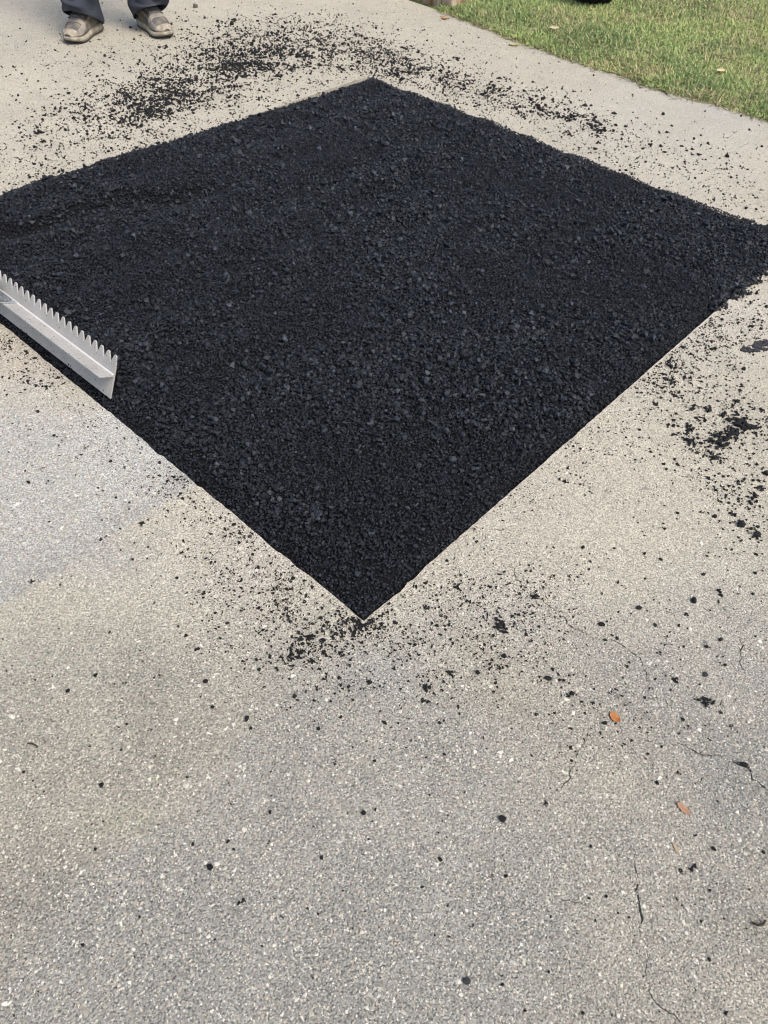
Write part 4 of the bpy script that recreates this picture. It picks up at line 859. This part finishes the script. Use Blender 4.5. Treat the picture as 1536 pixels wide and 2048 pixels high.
def shoe(heel, toe, mirror):
    d = toe - heel; d /= np.linalg.norm(d); L_ = .295 * 1.06; fr = Matrix.Translation(Vector((*(toe - d * L_ - org[:2]), 0))) @ Matrix.Rotation(math.atan2(d[1], d[0]), 4, 'Z') @ Matrix.Diagonal((1.06, 1.2, 1.22, 1))
    s = mirror
    prof = [  # x, half width inner, half width outer, sole bottom z, sole top z, upper top z
        (0.0, .012, .012, .014, .040, .070), (.012, .028, .028, .006, .040, .100), (.04, .036, .036, .002, .039, .112), (.08, .036, .037, .001, .036, .108), (.12, .034, .039, .001, .033, .100),
        (.16, .038, .045, .001, .031, .090), (.20, .046, .050, .001, .029, .075), (.235, .049, .048, .003, .029, .061), (.262, .043, .040, .007, .030, .052), (.282, .030, .027, .011, .033, .045), (.294, .012, .010, .016, .035, .038)]
    nn = 14
    def ring(x, wi, wo, z0_, z1_, arch=True, k=1.0):
        out = []
        for j in range(nn + 1):
            a = math.pi * j / nn; cx = math.cos(a); w_ = (wi if cx > 0 else wo) * k
            yy = math.copysign(abs(cx) ** .72, cx) * w_; zz = z0_ + (z1_ - z0_) * (math.sin(a) ** .62); out.append((x, yy * s, zz))
        return out
    bm = bmesh.new(); prev = None; V = [ring(x, wi, wo, z1_ - .006, zt, k=.95) for x, wi, wo, z0_, z1_, zt in prof]; vs_ = [[bm.verts.new(p) for p in r] for r in V]
    for a, b in zip(vs_[:-1], vs_[1:]):
        for j in range(nn): bm.faces.new((a[j], a[j + 1], b[j + 1], b[j]))
    bm.faces.new(vs_[0]); bm.faces.new(vs_[-1][::-1]); bmesh.ops.recalc_face_normals(bm, faces=bm.faces)
    up = link('shoe', from_bm('shoe', bm, True), M['shoe'], person); up.matrix_local = fr
    sub = up.modifiers.new('sub', 'SUBSURF'); sub.levels = 1; sub.render_levels = 2
    def band(name, z_lo, z_hi, grow, mat, flare=1.03):
        bm = bmesh.new(); lo_, hi_ = [], []
        order_ = [(p, 1) for p in prof] + [(p, -1) for p in prof[::-1]]
        for p, sg in order_:
            wy = (p[1] if sg > 0 else -p[2]) * s * grow; xx = p[0] + (.006 if p[0] > .29 else (-.006 if p[0] < .005 else 0))
            lo_.append(bm.verts.new((xx, wy * (1.0 if flare > 1 else .96), z_lo(p)))); hi_.append(bm.verts.new((xx, wy * flare, z_hi(p))))
        n = len(lo_)
        mid_ = [bm.verts.new(((a.co + b.co) / 2 + Vector((0, math.copysign(.0035, a.co.y), 0)))) for a, b in zip(lo_, hi_)]
        for i in range(n):
            q = (i + 1) % n; bm.faces.new((lo_[i], lo_[q], mid_[q], mid_[i])); bm.faces.new((mid_[i], mid_[q], hi_[q], hi_[i]))
        bm.faces.new(lo_[::-1]); bm.faces.new(hi_); bmesh.ops.recalc_face_normals(bm, faces=bm.faces); bmesh.ops.triangulate(bm, faces=[f for f in bm.faces if len(f.verts) > 4])
        return link(name, from_bm(name, bm, True), mat, up)
    band('sole', lambda p: p[3] + .0035, lambda p: p[4] - .003, 1.08, M['sole'], .99); band('outsole', lambda p: p[3], lambda p: p[3] + .005, 1.03, M['outsole'], 1.02)
    # toe guard and side overlays laid over the mesh upper
    def patch_on(name, x0, x1, a0, a1, mat, off=.0022, nx=10, na=12):
        bm = bmesh.new(); xs = np.linspace(x0, x1, nx); px_ = [p[0] for p in prof]; G_ = []
        for x in xs:
            wi, wo, z1_, zt = [np.interp(x, px_, [p[k] for p in prof]) for k in (1, 2, 4, 5)]; row = []
            for a in np.linspace(a0(x) if callable(a0) else a0, a1(x) if callable(a1) else a1, na):
                a = math.pi * a; cx = math.cos(a); w_ = (wi if cx > 0 else wo) * .95 + off; row.append(bm.verts.new((x + (off if x > .28 else 0), math.copysign(abs(cx) ** .72, cx) * w_ * s, z1_ - .006 + (zt - z1_ + .006 + off) * math.sin(a) ** .62)))
            G_.append(row)
        for r0_, r1_ in zip(G_[:-1], G_[1:]):
            for j in range(na - 1): bm.faces.new((r0_[j], r0_[j + 1], r1_[j + 1], r1_[j]))
        bmesh.ops.recalc_face_normals(bm, faces=bm.faces); o = link(name, from_bm(name, bm, True), mat, up)
        sdm = o.modifiers.new('thick', 'SOLIDIFY'); sdm.thickness = .002; sdm.offset = 0; return o
    patch_on('toe_guard', .262, .293, 0.02, .98, M['sole'])
    patch_on('overlay', .185, .215, .02, .98, M['overlay']); patch_on('overlay', .10, .20, .12, .20, M['overlay']); patch_on('overlay', .10, .20, .80, .88, M['overlay'])
    patch_on('overlay', .21, .262, .03, .26, M['overlay']); patch_on('overlay', .21, .262, .74, .97, M['overlay']); patch_on('heel_counter', .005, .06, .03, .97, M['overlay'])
    patch_on('tongue', .085, .185, .33, .67, M['overlay'], .004)
    def lace_pt(x, a):
        px_ = [p[0] for p in prof]; wi, wo, z1_, zt = [np.interp(x, px_, [p[k] for p in prof]) for k in (1, 2, 4, 5)]; a = math.pi * a; cx = math.cos(a); w_ = (wi if cx > 0 else wo) * .95 + .006
        return Vector((x, math.copysign(abs(cx) ** .72, cx) * w_ * s, z1_ - .006 + (zt - z1_ + .012) * math.sin(a) ** .62))
    for k in range(4):
        for a0, a1 in ((.28, .72), (.72, .28)):
            pts_ = [lace_pt(.10 + .022 * k + .022 * q, a0 + (a1 - a0) * q) for q in (0, .33, .66, 1)]
            bm = bmesh.new()
            for p, q in zip(pts_[:-1], pts_[1:]):
                b2 = bmesh.new(); dd = q - p; bmesh.ops.create_cone(b2, cap_ends=True, segments=6, radius1=.0026, radius2=.0026, depth=dd.length * 1.08); bmesh.ops.transform(b2, matrix=Matrix.Translation((p + q) / 2) @ dd.to_track_quat('Z', 'Y').to_matrix().to_4x4(), verts=b2.verts); tmp = bpy.data.meshes.new('tmp'); b2.to_mesh(tmp); b2.free(); bm.from_mesh(tmp); bpy.data.meshes.remove(tmp)
            link('lace', from_bm('lace', bm, True), M['lace'], up)
    bm = bmesh.new()      # bow loops
    for sg in (1, -1):
        cpt = lace_pt(.105, .5); loop_ = [cpt + Vector((.004 - .012 * math.sin(a_ / 2), sg * .020 * math.sin(a_ / 2) * s, .004 + .012 * math.sin(a_))) for a_ in np.linspace(0, 6.28, 12)]
        for p, q in zip(loop_[:-1], loop_[1:]):
            dd = q - p
            if dd.length < 1e-5: continue
            b2 = bmesh.new(); bmesh.ops.create_cone(b2, cap_ends=True, segments=6, radius1=.0024, radius2=.0024, depth=dd.length * 1.1); bmesh.ops.transform(b2, matrix=Matrix.Translation((p + q) / 2) @ dd.to_track_quat('Z', 'Y').to_matrix().to_4x4(), verts=b2.verts); tmp = bpy.data.meshes.new('tmp'); b2.to_mesh(tmp); b2.free(); bm.from_mesh(tmp); bpy.data.meshes.remove(tmp)
    link('lace', from_bm('lace', bm, True), M['lace'], up)
    return d
dA = shoe(FA_h, FA_t, 1); dB = shoe(FB_h, FB_t, -1)
# trousers: two baggy legs that bunch over the shoes and join at the hips
def ring_(c, rx, ry, z, yaw, n=28, ruff=0.0, seed=0.0, tilt=(0, 0)):
    out = []
    for j in range(n):
        a = 2 * math.pi * j / n; k = 1 + ruff * (mnoise.noise(Vector((math.cos(a) * 1.3 + seed, math.sin(a) * 1.3, z * 16 + seed))) * 1.2 + .5 * math.sin(3 * a + z * 40 + seed))
        lx_, ly_ = rx * k * math.cos(a), ry * k * math.sin(a); zz = z + tilt[0] * lx_ + tilt[1] * ly_
        out.append((c[0] + lx_ * math.cos(yaw) - ly_ * math.sin(yaw), c[1] + lx_ * math.sin(yaw) + ly_ * math.cos(yaw), zz))
    return out
hip = np.array([0.0, .02])
bm = bmesh.new()
for (heel, d, seed, sx_) in ((FA_h, dA, 2.1, -1), (FB_h, dB, 7.7, 1)):
    yaw = math.atan2(d[1], d[0]); base = heel - org[:2]; an = base + d * .095; prev = None
    hipc = hip + np.array([sx_ * .095, 0])
    rows = [(.082, .118, .090, .10, (.5, 0)), (.096, .122, .094, .20, (.5, 0)), (.118, .117, .094, .32, (.38, 0)), (.142, .112, .092, .32, (.25, 0)), (.168, .106, .09, .26, (.1, .05)), (.196, .101, .087, .2, (0, 0)), (.24, .096, .084, .08, (0, 0)), (.32, .094, .085, .05, (0, 0)), (.44, .095, .088, .04, (0, 0)), (.52, .098, .09, .05, (0, 0)), (.66, .104, .098, .03, (0, 0)), (.80, .112, .11, .03, (0, 0)), (.88, .115, .118, .02, (0, 0))]
    ins = None
    for ri, (z, rx, ry, ru, tl) in enumerate(rows):
        f_ = sstep(.1, .88, np.array(z)); c_ = an * (1 - f_) + hipc * f_
        r = [bm.verts.new(p) for p in ring_(c_, rx, ry, z, yaw * (1 - f_) + (-math.pi / 2) * f_, ruff=ru, seed=seed, tilt=tl)]
        if ri == 0:
            ins = [bm.verts.new((v.co.x * .93 + c_[0] * .07, v.co.y * .93 + c_[1] * .07, v.co.z + .004)) for v in r]; dp = [bm.verts.new((v.co.x, v.co.y, v.co.z + .05)) for v in ins]
            for j in range(28): bm.faces.new((r[j], ins[j], ins[(j + 1) % 28], r[(j + 1) % 28])); bm.faces.new((ins[j], dp[j], dp[(j + 1) % 28], ins[(j + 1) % 28]))
        if prev:
            for j in range(28): bm.faces.new((prev[j], prev[(j + 1) % 28], r[(j + 1) % 28], r[j]))
        prev = r
    bm.faces.new(prev)
prev = None
for z, rx, ry in ((.80, .13, .085), (.84, .195, .125), (.92, .20, .13), (1.0, .185, .12), (1.04, .18, .115)):
    r = [bm.verts.new(p) for p in ring_(hip, rx, ry, z, 0, 28)]
    if prev:
        for j in range(28): bm.faces.new((prev[j], prev[(j + 1) % 28], r[(j + 1) % 28], r[j]))
    else: bm.faces.new(r[::-1])
    prev = r
bm.faces.new(prev); bmesh.ops.recalc_face_normals(bm, faces=bm.faces)
tr = link('trousers', from_bm('trousers', bm, True), M['denim'], person); sb = tr.modifiers.new('sub', 'SUBSURF'); sb.levels = 1; sb.render_levels = 2
# body: head, neck, torso, arms and hands as one skinned surface
vb, eb, rb = [], [], []
def vtx(p, r, par=None):
    vb.append(p); rb.append(r)
    if par is not None: eb.append((par, len(vb) - 1))
    return len(vb) - 1
pel = vtx((0, .02, 1.0), .14); wa = vtx((0, .02, 1.13), .135, pel); ch = vtx((0, .02, 1.34), .155, wa); ne = vtx((0, .015, 1.50), .06, ch); hd = vtx((0, 0, 1.60), .085, ne); hd2 = vtx((0, -.005, 1.70), .09, hd)
for sx_ in (-1, 1):
    sh = vtx((sx_ * .19, .02, 1.42), .065, ch); el = vtx((sx_ * .27, .04, 1.13), .045, sh); wr = vtx((sx_ * .27, -.06, .89), .03, el); pa = vtx((sx_ * .268, -.085, .83), .034, wr)
    for k in range(4):
        a = vtx((sx_ * .268, -.115 + .02 * k, .775 - .004 * abs(k - 1)), .0095, pa); b = vtx((sx_ * .262, -.113 + .02 * k, .735), .009, a); vtx((sx_ * .25, -.108 + .019 * k, .705), .008, b)
    a = vtx((sx_ * .255, -.12, .83), .011, wr); vtx((sx_ * .25, -.135, .79), .01, a)
me = bpy.data.meshes.new('body'); me.from_pydata(vb, eb, [])
bo = link('body', me, M['skin'], person); bo.modifiers.new('skin', 'SKIN')
for i, r in enumerate(rb): me.skin_vertices[0].data[i].radius = (r, r * (.72 if r > .12 else 1))
me.skin_vertices[0].data[0].use_root = True
q = bo.modifiers.new('sub', 'SUBSURF'); q.levels = 1; q.render_levels = 2
bm = bmesh.new(); prev = None
for z, rx, ry in ((1.0, .19, .125), (1.12, .175, .12), (1.3, .2, .13), (1.42, .2, .12), (1.5, .09, .08), (1.525, .068, .066)):
    r = [bm.verts.new(p) for p in ring_((0, .02), rx, ry, z, 0, 28)]
    if prev:
        for j in range(28): bm.faces.new((prev[j], prev[(j + 1) % 28], r[(j + 1) % 28], r[j]))
    prev = r
for sx_ in (-1, 1):
    prev = None
    for x, z, rr_, y in ((.13, 1.44, .085, .02), (.20, 1.41, .08, .02), (.232, 1.30, .07, .027), (.252, 1.20, .064, .034)):
        r = [bm.verts.new((sx_ * x + rr_ * .9 * math.cos(a), y + rr_ * math.sin(a), z + sx_ * -.35 * rr_ * math.cos(a))) for a in np.linspace(0, 6.283, 16, endpoint=False)]
        if prev:
            for j in range(16): bm.faces.new((prev[j], prev[(j + 1) % 16], r[(j + 1) % 16], r[j]))
        prev = r
bmesh.ops.recalc_face_normals(bm, faces=bm.faces)
so_ = link('shirt', from_bm('shirt', bm, True), M['shirt'], person); q = so_.modifiers.new('thick', 'SOLIDIFY'); q.thickness = .003
bm = bmesh.new(); bmesh.ops.create_uvsphere(bm, u_segments=24, v_segments=14, radius=.105)
for v in bm.verts: v.co = Vector((v.co.x * .92, v.co.y * 1.02 + .008, max(v.co.z, -.01 if v.co.y > 0 else .035) * 1.05 + 1.70))
link('hair', from_bm('hair', bm, True), M['hair'], person)
for sx_ in (-1, 1):
    bm = bmesh.new(); bmesh.ops.create_uvsphere(bm, u_segments=10, v_segments=8, radius=.012); bmesh.ops.translate(bm, vec=(sx_ * .033, -.088, 1.675), verts=bm.verts); link('eye', from_bm('eye', bm, True), M['hair'], person)
    bm = bmesh.new(); bmesh.ops.create_uvsphere(bm, u_segments=10, v_segments=8, radius=.03)
    for v in bm.verts: v.co = Vector((v.co.x * .35 + sx_ * .09, v.co.y * .6 + .005, v.co.z + 1.66))
    link('ear', from_bm('ear', bm, True), M['skin'], person)
bm = bmesh.new(); bmesh.ops.create_cone(bm, segments=10, radius1=.02, radius2=.007, depth=.05, cap_ends=True); bmesh.ops.translate(bm, vec=(0, -.096, 1.645), verts=bm.verts); link('nose', from_bm('nose', bm, True), M['skin'], person)
bm = bmesh.new(); bmesh.ops.create_uvsphere(bm, u_segments=12, v_segments=6, radius=.024)
for v in bm.verts: v.co = Vector((v.co.x, v.co.y * .4 - .084, v.co.z * .3 + 1.605))
link('mouth', from_bm('mouth', bm, True), M['skin'], person)
